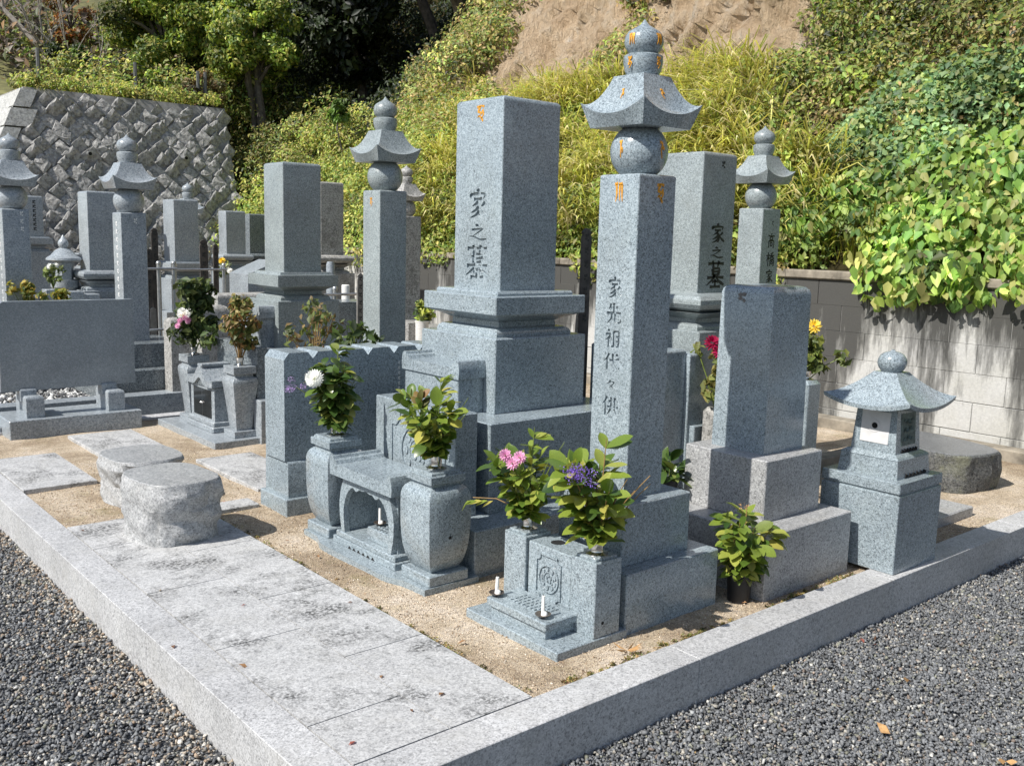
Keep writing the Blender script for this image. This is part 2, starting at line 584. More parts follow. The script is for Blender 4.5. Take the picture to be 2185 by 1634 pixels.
        if smooth:
            me.shade_smooth()
            me.set_sharp_from_angle(angle=R(smooth))
        o = bpy.data.objects.new(name, me)
        COL.objects.link(o)
        if parent is not None:
            o.parent = parent
            o['org'] = parent['org']
        return o


def tag(o, label=None, cat=None, group=None, kind=None):
    for k, v in (('label', label), ('category', cat), ('group', group), ('kind', kind)):
        if v:
            o[k] = v
    return o


def thing(name, label, cat, loc, group=None):
    o = bpy.data.objects.new(name, None)
    o.empty_display_size = 0.1
    COL.objects.link(o)
    o.location = loc
    o['org'] = tuple(loc)
    return tag(o, label, cat, group)


def single(mb, name, mats, label, cat, loc, group=None, smooth=30):
    """a thing that is one mesh"""
    fake = {'org': tuple(loc)}
    mb.v = [(p[0] - loc[0], p[1] - loc[1], p[2] - loc[2]) for p in mb.v]
    o = mb.build(name, mats, None, smooth)
    o.location = loc
    return tag(o, label, cat, group)


def dup(root, loc, label=None, group=None):
    r = root.copy()
    COL.objects.link(r)
    r.location = loc
    r['org'] = tuple(loc)
    if label:
        r['label'] = label
    if group:
        r['group'] = group
    for ch in list(root.children):
        c = ch.copy()
        COL.objects.link(c)
        c.parent = r
        for g in ch.children:
            d = g.copy()
            COL.objects.link(d)
            d.parent = c
    return r


def np_mesh(name, verts, tris, mat, cols=None, smooth=False, quads=False):
    me = bpy.data.meshes.new(name)
    nv, nf = len(verts), len(tris)
    k = tris.shape[1]
    me.vertices.add(nv)
    me.vertices.foreach_set('co', np.ascontiguousarray(verts, dtype=np.float32).ravel())
    me.loops.add(nf * k)
    me.loops.foreach_set('vertex_index', np.ascontiguousarray(tris, dtype=np.int32).ravel())
    me.polygons.add(nf)
    me.polygons.foreach_set('loop_start', np.arange(0, nf * k, k, dtype=np.int32))
    if cols is not None:
        a = me.attributes.new('Col', 'FLOAT_COLOR', 'POINT')
        c4 = np.ones((nv, 4), dtype=np.float32)
        c4[:, :3] = cols
        a.data.foreach_set('color', c4.ravel())
    me.materials.append(MAT[mat])
    me.update(calc_edges=True)
    if smooth:
        me.shade_smooth()
    o = bpy.data.objects.new(name, me)
    COL.objects.link(o)
    return o


# ------------------------------------------------------------------ brush-stroke characters (0..100, y down)
# each stroke: type letter then points.  h even with pressed ends, s taper at the end, n swells at the end, d dot
GLYPH = {
    'ie': ["d 48,2 52,13", "d 18,18 13,34", "s 16,22 50,18 84,20 76,36", "h 30,37 70,35", "s 54,36 42,50 22,60",
           "s 42,48 58,60 60,80 54,94 44,86", "s 54,62 38,74 16,82", "s 58,74 40,90 14,99", "s 84,46 74,56 62,64", "n 62,62 76,78 96,92"],
    'no': ["d 42,4 56,18", "s 20,36 48,32 76,30 52,52 22,76", "n 10,74 34,76 62,92 96,88"],
    'haka': ["h 10,13 50,11 92,12", "h 34,2 38,25", "s 66,2 60,26", "h 32,32 36,54", "h 32,31 70,30 66,54", "h 36,42 66,41", "h 36,53 66,52",
             "h 8,64 50,61 94,63", "s 46,52 36,70 4,92", "n 54,60 70,76 97,90", "h 34,78 66,77", "h 50,68 50,95", "h 24,97 78,96"],
    'saki': ["s 32,6 28,18 18,32", "h 28,24 74,22", "h 50,2 50,48", "h 8,49 50,46 94,48", "s 40,50 34,74 10,97", "s 60,48 60,84 72,92 92,88 93,72"],
    'so': ["d 20,2 30,12", "s 6,28 36,25 26,42 6,58", "h 24,42 24,97", "d 30,44 42,54", "h 54,12 56,88", "h 54,13 86,12 84,88", "h 56,36 84,36", "h 56,62 84,61", "h 42,91 98,89"],
    'dai': ["s 32,4 22,28 4,48", "h 22,34 22,97", "h 36,42 66,36 94,32", "s 54,4 62,56 88,94 95,74", "d 74,6 86,18"],
    'noma': ["s 46,8 36,28 18,48", "s 36,26 76,24 58,56 30,84", "n 40,54 52,64 68,84"],
    'kyo': ["s 30,4 20,26 4,44", "h 22,32 22,97", "h 40,26 94,24", "h 54,6 56,52", "s 78,6 74,52", "h 34,54 98,52", "s 54,62 46,76 34,92", "n 72,62 82,74 94,92"],
    'taka': ["d 50,0 52,11", "h 10,17 90,16", "h 34,25 36,42", "h 34,25 68,25 64,42", "h 36,42 64,41", "h 18,52 18,98", "s 18,52 84,51 82,96 72,90", "h 38,64 39,84", "h 38,64 64,64 62,84", "h 39,83 62,83"],
    'hashi': ["h 2,26 44,24", "h 24,3 24,98", "s 24,28 16,46 2,64", "d 26,36 40,52", "s 86,3 70,10 48,14", "h 44,27 98,25", "s 70,14 60,32 42,48", "n 72,26 82,36 98,48",
              "h 56,38 58,52", "h 56,38 84,38 82,52", "h 58,51 82,51", "h 48,60 48,98", "s 48,60 94,59 92,98 84,92", "h 60,70 61,84", "h 60,70 82,70 80,84", "h 61,83 80,83"],
    # seed letters in gold: simplified brush marks
    'seed_a': ["h 20,14 60,8 86,14", "s 52,12 30,40 66,48 24,72", "n 30,62 58,74 76,96", "s 70,30 80,56 60,80"],
    'seed_b': ["h 22,10 74,8", "s 64,12 34,34 72,52 40,92", "d 40,50 26,66"],
    'seed_c': ["h 30,6 60,4", "s 48,8 56,40 50,96", "s 52,40 74,48 70,70"],
    'seed_d': ["s 30,6 62,10 34,50 60,94", "d 60,30 80,44"],
    'seed_e': ["h 14,12 42,8", "s 30,12 34,60 24,96", "h 52,12 84,10", "s 60,14 58,52 62,92", "s 80,12 82,60 86,96"],
    'mark': ["d 30,20 44,46", "d 66,14 58,44", "d 24,64 52,58", "d 54,78 74,72"],
}


def stroke_poly(pts, kind, wmax):
    P = [Vector((a, b, 0)) for a, b in pts]
    # smooth: Catmull-Rom subdivision
    S = []
    for i in range(len(P) - 1):
        p0, p1, p2, p3 = P[max(i - 1, 0)], P[i], P[i + 1], P[min(i + 2, len(P) - 1)]
        n = 4 if len(P) > 2 else 3
        for k in range(n):
            t = k / n
            sharp = 0.45
            m1, m2 = (p2 - p0) * sharp * 0.8, (p3 - p1) * sharp * 0.8
            h = (2 * t ** 3 - 3 * t ** 2 + 1) * p1 + (t ** 3 - 2 * t ** 2 + t) * m1 + (-2 * t ** 3 + 3 * t ** 2) * p2 + (t ** 3 - t ** 2) * m2
            S.append(h)
    S.append(P[-1])
    n = len(S)
    left, right = [], []
    for i, p in enumerate(S):
        t = i / (n - 1)
        tg = (S[min(i + 1, n - 1)] - S[max(i - 1, 0)]).normalized()
        nm = Vector((-tg.y, tg.x, 0))
        if kind == 'h':
            w = 0.62 + 0.38 * abs(2 * t - 1) ** 2
        elif kind == 's':
            w = 1.0 - 0.8 * t ** 1.6
        elif kind == 'n':
            w = 0.35 + 0.85 * t if t < 0.85 else 0.75
        else:
            w = 0.3 + 1.0 * math.sin(math.pi * min(1, 0.2 + t * 0.75))
        w *= wmax
        left.append((p + nm * w / 2)[:2])
        right.append((p - nm * w / 2)[:2])
    return left, right


def glyph_mb(mb, key, place, size_u, size_v, d0, d1, wmax=9.0):
    """place(u, v, d) -> world; u right, v up from the character's lower-left corner; depth d along the outward normal"""
    for st in GLYPH[key]:
        kind, rest = st[0], st[2:].split()
        pts = [tuple(float(q) for q in s.split(',')) for s in rest]
        lf, rg = stroke_poly(pts, kind, wmax)
        n = len(lf)
        vs, fs = [], []
        for d in (d0, d1):
            for (a, b) in lf + rg:
                vs.append(place(a / 100 * size_u, (100 - b) / 100 * size_v, d))
        off = 2 * n
        for i in range(n - 1):
            fs.append([i, i + 1, n + i + 1, n + i])
            fs.append([off + i, off + n + i, off + n + i + 1, off + i + 1])
            fs.append([i, off + i, off + i + 1, i + 1])
            fs.append([n + i, n + i + 1, off + n + i + 1, off + n + i])
        fs.append([0, n, off + n, off])
        fs.append([n - 1, off + n - 1, off + 2 * n - 1, 2 * n - 1])
        mb.add(vs, fs)
    return mb


def on_mx(xf, yc, zb, w):      # face looking to -X: right is -Y
    return lambda u, v, d: (xf - d, yc + w / 2 - u, zb + v)


def on_my(yf, xc, zb, w):      # face looking to -Y: right is +X
    return lambda u, v, d: (xc - w / 2 + u, yf - d, zb + v)


def engrave(obj, mb, parent):
    """cut the strokes of mb into obj's mesh"""
    for st in mb:
        cut = st.build('cutter', 'engraved', parent, 0)
        md = obj.modifiers.new('cut', 'BOOLEAN')
        md.operation = 'DIFFERENCE'
        md.solver = 'EXACT'
        md.use_self = True
        md.object = cut
        bpy.context.view_layer.update()
        dg = bpy.context.evaluated_depsgraph_get()
        me = bpy.data.meshes.new_from_object(obj.evaluated_get(dg), preserve_all_data_layers=True, depsgraph=dg)
        obj.modifiers.remove(md)
        obj.data = me
        cm = cut.data
        bpy.data.objects.remove(cut)
        bpy.data.meshes.remove(cm)


# ================================================================== the large structure
def struct(mb, name, mats, loc=(0, 0, 0), smooth=30):
    o = mb.build(name, mats, None, smooth)
    o['kind'] = 'structure'
    return o


# gravel path: one sheet reaching far beyond the hill
g = MB().add([(-60, -60, -0.16), (80, -60, -0.16), (80, 80, -0.16), (-60, 80, -0.16)], [[0, 1, 2, 3]])
struct(g, 'gravel_path', 'gravel_bed')

# sand inside the kerbs, gently uneven
def sand_sheet():
    xs = np.arange(1.10, 6.34, 0.04)
    ys = np.arange(1.85, 6.70, 0.04)
    vs, fs = [], []
    for x in xs:
        for y in ys:
            z = -0.018 + 0.008 * mnoise.noise(Vector((x * 3, y * 3, 0))) + 0.003 * mnoise.noise(Vector((x * 14, y * 14, 1)))
            vs.append((x, y, z))
    ny = len(ys)
    for i in range(len(xs) - 1):
        for j in range(ny - 1):
            fs.append([i * ny + j, (i + 1) * ny + j, (i + 1) * ny + j + 1, i * ny + j + 1])
    return MB().add(vs, fs)


struct(sand_sheet(), 'sandy_ground', 'sand')
# ground of the plots further back, a low step above the path
s2 = MB().box(-2.0, 6.34, 7.40, 15.0, -0.2, -0.005, 0)
struct(s2, 'back_plot_ground', 'sand')

# kerb of the near plot, one mesh per stone
kerb = thing('plot_kerb', 'pale granite kerb around the near burial plot beside the gravel path', 'kerb', (1.028, 1.793, -0.15))
def kerb_stone(x0, x1, y0, y1, z0=-0.2, z1=0.0):
    MB().box(x0, x1, y0, y1, z0, z1, 0.002).build('kerb_stone', 'granite_kerb', kerb)
ky = [1.793, 3.02, 4.24, 5.46, 6.73]
for a, b in zip(ky[:-1], ky[1:]):
    kerb_stone(1.028, 1.148, a + 0.001, b - 0.001)
kx = [1.149, 2.33, 3.53, 4.75, 5.95, 6.2]
for a, b in zip(kx[:-1], kx[1:]):
    kerb_stone(a + 0.001, b - 0.001, 1.793, 1.922)
kx = [1.149, 2.4, 3.6, 4.8, 6.2]
for a, b in zip(kx[:-1], kx[1:]):
    kerb_stone(a + 0.001, b - 0.001, 6.61, 6.73)
kerb2 = thing('plot_kerb', 'dark faced granite kerb behind the dark tablet, edging the rear plot', 'kerb', (0, 7.25, -0.15))
for a, b in ((-2.0, -0.6), (-0.6, 0.8), (0.8, 2.2), (2.2, 3.6), (3.6, 5.0), (5.0, 6.3)):
    MB().box(a + 0.001, b - 0.001, 7.26, 7.42, -0.2, 0.05, 0.004).build('kerb_stone', 'granite_far', kerb2)

# paving slabs
paving = thing('slab_paving', 'worn pale granite slab paving along the left kerb, blotched black', 'paving', (1.15, 1.92, 0))
def slab(x0, x1, y0, y1, z=0.0, t=0.05, nm='paving_slab', par=None):
    MB().box(x0 + 0.0018, x1 - 0.0018, y0 + 0.0018, y1 - 0.0018, z - t, z, 0.0).build(nm, 'granite_paving', par or paving)
ya = [1.924, 2.16, 2.755, 3.35, 3.965, 4.335]
for a, b in zip(ya[:-1], ya[1:]):
    slab(1.150, 1.447, a, b)
yb = [1.924, 2.475, 3.07, 3.71, 4.335]
for a, b in zip(yb[:-1], yb[1:]):
    slab(1.447, 1.742, a, b)
for (x0, x1, y0, y1, lab) in ((1.155, 1.51, 5.08, 5.85, 'square stepping slab in sand against the left kerb'),
                              (1.70, 2.09, 5.68, 6.29, 'stepping slab in sand in front of the dark tablet'),
                              (2.10, 2.44, 4.45, 5.25, 'stepping slab in sand between the stools and the tall grooved panel'),
                              (1.62, 1.99, 4.20, 4.33, 'narrow stepping slab showing behind the near stool')):
    o = single(MB().box(x0, x1, y0, y1, -0.05, 0.002, 0.003), 'stepping_slab', 'granite_paving', lab, 'stepping stone', (x0, y0, -0.05), 'stepping slabs in the sand')
# flat stone at the right
o = single(MB().box(4.30, 4.80, 2.06, 2.6, -0.06, 0.03, 0.006), 'flat_stone', 'granite_pale',
           'flat stone plate lying in the sand in front of the dark round stool', 'slab', (4.3, 2.06, -0.06))

# ---------------- concrete block wall
wall = thing('block_wall', 'white concrete block wall with black rain streaks below the slope', 'wall', (6.35, -2, -0.1))
zj = [-0.09, 0.105, 0.30, 0.49, 0.68, 0.865, 1.05]
blk = MB().box(6.35, 6.47, 0.002, 0.398, 0.003, 0.192, 0.002)
bmesh0 = None
for r_ in range(6):
    off = 0.0 if r_ % 2 == 0 else 0.2
    for k in range(42):
        y = -1.4 + off + k * 0.4
        if y + 0.4 > 15.0:
            continue
        if bmesh0 is None:
            first = blk.build('block', 'block', None, 0)
            first.parent = wall
            bmesh0 = first.data
            bmesh0.transform(Matrix.Translation((-6.35, 0, 0)))
            o = first
        else:
            o = bpy.data.objects.new('block', bmesh0)
            COL.objects.link(o)
            o.parent = wall
        o.location = (random.uniform(-0.0015, 0.0015), y + 2, zj[r_] + 0.1)
MB().box(6.3565, 6.46, -1.6, 15.0, -0.2, 1.045, 0).build('mortar', 'mortar_pale', wall)
for k in range(14):
    y = -1.6 + k * 1.2
    MB().box(6.325, 6.52, y + 0.002, min(15.0, y + 1.198), 1.052, 1.115, 0.008).build('coping', 'coping', wall)
MB().box(6.22, 6.349, -1.6, 15.0, -0.2, 0.06, 0.01).build('footing', 'coping', wall)

# ---------------- hillside
def fbm(y, z, s=1.0):
    a = np.zeros_like(y, dtype=float)
    for i, (fy, fz, am, ph) in enumerate(((0.55, 0.7, 0.30, 0.3), (1.3, 1.1, 0.16, 1.7), (2.7, 2.3, 0.08, 4.1), (5.9, 5.1, 0.045, 2.2), (11.3, 9.7, 0.025, 0.9))):
        a += am * np.sin(fy * y * s + ph + 1.3 * np.sin(fz * z * s + ph * 2)) * np.cos(fz * z * s * 0.9 + ph)
    return a


def sstep(x, a, b):
    t = np.clip((x - a) / (b - a), 0, 1)
    return t * t * (3 - 2 * t)


def hx(y, z):
    y = np.asarray(y, dtype=float)
    z = np.asarray(z, dtype=float)
    base = 6.47 + 0.80 * np.clip(z - 1.05, 0, 30)
    # cliff: steeper above three metres between y 5 and 11
    cl = sstep(z, 2.7, 3.3) * (1 - sstep(y, 10.6, 12)) * sstep(y, 4.0, 6.0)
    base = base - cl * np.clip(z - 2.9, 0, 6) * 0.32
    # hollow towards the gully
    gl = np.exp(-((y - 18.0) / 4.2) ** 2) * sstep(z, 1.6, 3.2)
    base = base + gl * 3.6
    am = 0.55 + 0.6 * sstep(z, 1.1, 2.2)
    rough = 0.10 * np.sin(7.3 * y + 2.1 * np.sin(3.7 * z)) * np.sin(2.9 * z + y) + 0.06 * np.sin(17 * y + 3 * np.sin(5 * z + y)) + 0.035 * np.sin(31 * y + 19 * z + 2 * np.sin(9 * y)) + 0.02 * np.sin(53 * z - 37 * y)
    return base + fbm(y, z) * am * sstep(z, 1.05, 1.5) + cl * rough


ys = np.concatenate([np.arange(-6, 4.4, 0.12), np.arange(4.4, 11.8, 0.055), np.arange(11.8, 22, 0.12), np.arange(22, 46, 0.8)])
zs = np.concatenate([np.arange(0.9, 6.2, 0.055), np.arange(6.2, 16, 0.6)])
Y, Z = np.meshgrid(ys, zs, indexing='ij')
X = hx(Y, Z)
verts = np.stack([X, Y, Z], -1).reshape(-1, 3)
nz = len(zs)
ii, jj = np.meshgrid(np.arange(len(ys) - 1), np.arange(nz - 1), indexing='ij')
q = np.stack([ii * nz + jj, ii * nz + jj + 1, (ii + 1) * nz + jj + 1, (ii + 1) * nz + jj], -1).reshape(-1, 4)
hill = np_mesh('hillside', verts, q, 'hill', None, True)
hill['kind'] = 'structure'

# ---------------- retaining wall of diamond stones and the terrace on it
def rw_left(z):            # x of the left arris at height z
    return 3.62 - 0.48 * (3.17 - z)


def rw_y(z):
    return 15.0 - 0.30 * (3.2 - z)


rw = thing('retaining_wall', 'grey retaining wall of rough diamond stones with weep pipes under the terrace', 'wall', (4.5, 14.2, -0.2))
ZT0, ZT1 = 3.16, 3.30
core = MB()
cv = []
for z, zt in ((-0.2, 0), (3.2, 1)):
    xl = rw_left(z)
    cv += [(xl + 0.05, rw_y(z) + 0.03, z), (6.62, rw_y(z) + 0.03, z), (7.3, 19.5, z), (xl + 0.05, 17.5, z)]
core.add(cv, [[0, 1, 5, 4], [1, 2, 6, 5], [2, 3, 7, 6], [3, 0, 4, 7], [4, 5, 6, 7], [3, 2, 1, 0]])
core.build('wall_core', 'mortar', rw, 0)
var = []
for k in range(6):
    mb = MB()
    d = 0.130
    ring0 = [(0, -d), (d, 0), (0, d), (-d, 0)]
    n = 12
    vs = []
    def ringpts(s, yy, jit):
        out = []
        for e in range(4):
            a, b = ring0[e], ring0[(e + 1) % 4]
            for t in (0.04, 0.35, 0.66):
                u = a[0] + (b[0] - a[0]) * t
                w = a[1] + (b[1] - a[1]) * t
                out.append((u * s + random.uniform(-jit, jit), yy + random.uniform(-jit, jit) * 1.2, w * s + random.uniform(-jit, jit)))
        return out
    vs += ringpts(0.97, 0.05, 0.004)
    vs += ringpts(0.90, 0.0, 0.008)
    vs += ringpts(0.58, -0.028, 0.02)
    vs.append((random.uniform(-.03, .03), -0.035 + random.uniform(-.03, .012), random.uniform(-.03, .03)))
    fs = []
    for i in range(2):
        for t in range(12):
            t2 = (t + 1) % 12
            fs.append([i * 12 + t, i * 12 + t2, (i + 1) * 12 + t2, (i + 1) * 12 + t])
    for t in range(12):
        fs.append([24 + t, 24 + (t + 1) % 12, 36])
    mb.add(vs, fs)
    tmp = mb.build('wall_stone', 'wall_stone', None, 0)
    var.append(tmp.data)
    bpy.data.objects.remove(tmp)
step = 0.13
cands = []
for iz in range(-1, 27):
    for ix in range(0, 50):
        if (ix + iz) % 2:
            continue
        x = 2.0 + ix * step
        z = 0.1 + iz * step * 0.98
        if z > 3.14 or x < rw_left(z) + 0.2 or x > 6.55 or z < 0.1:
            continue
        cands.append((x, z))
cands.sort(key=lambda c_: -c_[1] + 0)
rest = MB()
for i_, (x, z) in enumerate(cands):
    me_ = random.choice(var)
    sc = random.uniform(1.04, 1.2)
    mat_ = Matrix.LocRotScale(Vector((x - 4.5 + random.uniform(-.035, .035), rw_y(z) - 14.2 + random.uniform(-.015, .02), z + 0.2 + random.uniform(-.035, .035))),
                              __import__('mathutils').Euler((-math.atan(0.30) + random.uniform(-.07, .07), random.choice((0, math.pi / 2, math.pi, -math.pi / 2)) + random.uniform(-.2, .2), random.uniform(-.12, .12))),
                              Vector((sc * random.uniform(.9, 1.12), random.uniform(0.12, 0.5), sc * random.uniform(.9, 1.2))))
    if i_ < 290:
        o = bpy.data.objects.new('wall_stone', me_)
        COL.objects.link(o)
        o.parent = rw
        o.matrix_local = mat_
    else:
        rest.add([tuple(mat_ @ v_.co + Vector((4.5, 14.2, -0.2))) for v_ in me_.vertices], [list(p_.vertices) for p_ in me_.polygons])
o = rest.build('wall_stones', 'wall_stone', rw, 0)
o['kind'] = 'stuff'
for k in range(11):            # dressed stones of the arris
    z = 0.15 + k * 0.275
    if z > 3.0:
        break
    mb = MB()
    w = 0.34 if k % 2 else 0.22
    pts = []
    for zz in (z + 0.012, z + 0.262):
        x0 = rw_left(zz) + random.uniform(-.01, .01)
        pts += [(x0, rw_y(zz) - 0.05, zz), (x0 + w, rw_y(zz) - 0.04, zz), (x0 + w, rw_y(zz) + 0.2, zz), (x0, rw_y(zz) + 0.25, zz)]
    mb.add(pts, [[0, 1, 5, 4], [1, 2, 6, 5], [2, 3, 7, 6], [3, 0, 4, 7], [4, 5, 6, 7], [3, 2, 1, 0]])
    mb.build('corner_stone', 'corner_stone', rw, 0)
# side face stones of the arris wall
side = MB()
side.add([(rw_left(-.2) + .02, rw_y(-.2), -.2), (rw_left(3.16) + .02, rw_y(3.16), 3.16), (rw_left(3.16) + .02, 17.5, 3.16), (rw_left(-.2) + .02, 17.5, -.2)], [[0, 1, 2, 3]])
side.build('side_face', 'corner_stone', rw, 0)
for (x, z) in ((4.42, 2.33), (5.82, 2.37)):
    mb = MB().tube([(x, rw_y(z) + 0.05, z), (x, rw_y(z) - 0.13, z - 0.01)], 0.032, 10)
    o = mb.build('drain_pipe', 'pipe', rw)
    MB().tube([(x, rw_y(z) - 0.125, z - 0.01), (x, rw_y(z) - 0.133, z - 0.01)], 0.026, 10).build('pipe_mouth', 'void', o)

# terrace earth on the wall and the far slope behind it
def terrace():
    xs = np.concatenate([np.arange(-26, 3, 0.6), np.arange(3, 10, 0.25), np.arange(10, 16, .6)])
    ys_ = np.arange(15.03, 52, 0.6)
    vs, fs = [], []
    for x in xs:
        for y in ys_:
            xl = 3.66
            up = 3.17 + 0.05 * (x - 3.6) / 3
            z = up + 0.5 * max(0, (y - 16.5)) ** 1.05 * 0.55 + 0.12 * mnoise.noise(Vector((x * .8, y * .8, 0)))
            if x > 6.7:
                dz = min(1, max(0, (y - 18) / 5))
                z = z * dz + (1 - dz) * min(z, 0.9 + 0.7 * (x - 6.7))
            if x < xl:
                z = min(z, max(-0.17, up - (xl - x) * 2.0 + max(0, y - 20) * 0.45))
            vs.append((x, y, z))
    n_ = len(ys_)
    for i in range(len(xs) - 1):
        for j in range(n_ - 1):
            fs.append([i * n_ + j, (i + 1) * n_ + j, (i + 1) * n_ + j + 1, i * n_ + j + 1])
    return MB().add(vs, fs)


struct(terrace(), 'terrace_slope', 'terrace', smooth=60)

# ------------------------------------------------------------------ leaves in bulk
def leaf_arrays(P, Nrm, size, aspect, cols, fold=0.18, droop=0.25, pointed=False):
    """P centres, Nrm facing directions; returns verts, tris, cols"""
    n = len(P)
    Nrm = Nrm / np.linalg.norm(Nrm, axis=1, keepdims=True)
    rnd = rng.normal(size=(n, 3))
    rnd[:, 2] -= droop * 3
    T = rnd - (rnd * Nrm).sum(1, keepdims=True) * Nrm
    T /= np.linalg.norm(T, axis=1, keepdims=True) + 1e-9
    B = np.cross(Nrm, T)
    s = size[:, None]
    a = aspect
    base = P - T * s * 0.5
    tip = P + T * s * 0.5 - Nrm * s * 0.10
    if not pointed:
        l_ = P + B * s * a * 0.5 + Nrm * s * fold * 0.5
        r_ = P - B * s * a * 0.5 + Nrm * s * fold * 0.5
        V = np.stack([base, l_, tip, r_], 1).reshape(-1, 3)
        k = np.arange(n)[:, None] * 4
        F = np.concatenate([k + [0, 2, 1], k + [0, 3, 2]], 0)
        C = np.repeat(cols, 4, 0)
    else:
        l1 = P - T * s * 0.22 + B * s * a * 0.5 + Nrm * s * fold * 0.4
        r1 = P - T * s * 0.22 - B * s * a * 0.5 + Nrm * s * fold * 0.4
        l2 = P + T * s * 0.16 + B * s * a * 0.36 + Nrm * s * fold * 0.2
        r2 = P + T * s * 0.16 - B * s * a * 0.36 + Nrm * s * fold * 0.2
        V = np.stack([base, l1, l2, tip, r2, r1], 1).reshape(-1, 3)
        k = np.arange(n)[:, None] * 6
        F = np.concatenate([k + [0, 2, 1], k + [0, 3, 2], k + [0, 4, 3], k + [0, 5, 4]], 0)
        C = np.repeat(cols, 6, 0)
    return V, F, C


def pick_cols(n, palette, weights=None, var=0.25):
    pal = np.array(palette)
    idx = rng.choice(len(pal), n, p=weights)
    c = pal[idx] * (1 + var * rng.normal(size=(n, 1)))
    return np.clip(c, 0.004, 0.95)


def clump_leaves(centres, radii, per, size, palette, weights=None, aspect=0.5, facing=(-0.6, -0.25, 0.6), squash=0.8, pointed=False, spread=0.6, clumpvar=0.3, shell=0.6, droop=0.25):
    Ps, Ns, Ss, Cs = [], [], [], []
    for c, r, m in zip(centres, radii, per):
        d = rng.normal(size=(m, 3))
        d /= np.linalg.norm(d, axis=1, keepdims=True)
        rad = r * (shell + (1 - shell) * rng.random((m, 1)) ** 0.5) * (0.85 + 0.3 * rng.random((m, 1)))
        p = c + d * rad * np.array([1, 1, squash])
        nr = d * spread + np.array(facing) + rng.normal(size=(m, 3)) * 0.55
        Ps.append(p)
        Ns.append(nr)
        Ss.append(size * (0.6 + 0.8 * rng.random(m)))
        Cs.append(pick_cols(m, palette, weights) * (1 + clumpvar * rng.normal()))
    return leaf_arrays(np.concatenate(Ps), np.concatenate(Ns), np.concatenate(Ss), aspect, np.clip(np.concatenate(Cs), 0.004, .95), pointed=pointed, droop=droop)


def hill_points(n, y0, y1, z0, z1, out=0.1):
    y = rng.uniform(y0, y1, n)
    z = rng.uniform(z0, z1, n)
    return np.stack([hx(y, z) - out, y, z], -1)


def foliage_obj(name, V, F, C, mat='foliage', kind='stuff'):
    o = np_mesh(name, V, F, mat, C)
    if kind:
        o['kind'] = kind
    return o


GREEN_Y = [(0.386, 0.447, 0.101), (0.276, 0.374, 0.073), (0.464, 0.483, 0.131), (0.166, 0.265, 0.058), (0.507, 0.435, 0.131)]
GREEN_M = [(0.216, 0.3, 0.072), (0.132, 0.216, 0.048), (0.3, 0.348, 0.084), (0.36, 0.336, 0.096)]
GREEN_B = [(0.197, 0.32, 0.147), (0.135, 0.246, 0.111), (0.271, 0.382, 0.173), (0.332, 0.382, 0.135)]
OLIVE = [(0.291, 0.258, 0.09), (0.19, 0.202, 0.062), (0.37, 0.302, 0.123), (0.168, 0.213, 0.067), (0.414, 0.291, 0.134)]
DARK = [(0.012, 0.022, 0.008), (0.02, 0.035, 0.010), (0.035, 0.05, 0.014)]  # gully shade put into near-black leaf colours; last tone also tints dark shrubs
BRIGHT = [(0.272, 0.395, 0.084), (0.192, 0.319, 0.07), (0.363, 0.461, 0.112), (0.121, 0.23, 0.056), (0.423, 0.417, 0.14)]


def hill_clumps(name, n, y0, y1, z0, z1, rr_, per, size, pal, w=None, out=0.12, keep=None, **kw):
    c = hill_points(n, y0, y1, z0, z1, out)
    if keep is not None:
        c = c[keep(c[:, 1], c[:, 2])]
    r = rng.uniform(*rr_, len(c))
    pr = (per * (r / np.mean(rr_)) ** 2).astype(int) + 8
    V, F, C = clump_leaves(c, r, pr, size, pal, w, **kw)
    return foliage_obj(name, V, F, C)


# small-leaved scrub from the left end to behind the tall gravestone
hill_clumps('hillside_scrub', 330, 8.6, 18.5, 1.05, 3.0, (0.16, 0.42), 300, 0.052, GREEN_Y + GREEN_M, None, 0.10)
hill_clumps('hillside_scrub', 170, 9.6, 13.5, 2.6, 5.6, (0.2, 0.5), 230, 0.06, OLIVE + GREEN_M, None, 0.15,
            keep=lambda y, z: (y > 10.7 + 0.35 * np.sin(z * 3)) | (z < 3.0))
# low weeds under the grass and beside the wall
hill_clumps('hillside_weeds', 60, 4.6, 9.4, 1.4, 2.9, (0.12, 0.26), 130, 0.06, GREEN_M + GREEN_Y[:2], None, 0.22)
hill_clumps('hillside_weeds', 230, 3.6, 9.4, 1.05, 2.9, (0.10, 0.26), 110, 0.045, OLIVE + GREEN_Y[:2], None, 0.05)
hill_clumps('hillside_weeds', 70, 4.2, 9.6, 1.05, 1.45, (0.10, 0.22), 120, 0.06, GREEN_M + GREEN_Y[:2], None, 0.06)
# dark green shrubs and dry scrub at the upper right
hill_clumps('upper_scrub', 120, 1.8, 5.25, 2.7, 4.6, (0.16, 0.4), 240, 0.055, GREEN_M + DARK[2:] + OLIVE[:2], None, 0.12)
hill_clumps('upper_scrub', 80, 1.0, 5.2, 2.2, 3.2, (0.12, 0.26), 150, 0.05, OLIVE, None, 0.05)
# strip of shrubs down the clay cliff
hill_clumps('cliff_scrub', 34, 7.6, 8.6, 3.0, 4.9, (0.12, 0.3), 170, 0.055, OLIVE + GREEN_Y[:2], None, 0.06)
hill_clumps('cliff_scrub', 40, 9.7, 10.9, 2.7, 4.9, (0.12, 0.32), 170, 0.055, OLIVE + GREEN_M, None, 0.06, keep=lambda y, z: y > 10.15 + (z - 3.0) * 0.18)
hill_clumps('cliff_scrub', 9, 5.0, 5.5, 2.8, 4.2, (0.12, 0.26), 150, 0.055, GREEN_M + GREEN_Y[:2], None, 0.06)
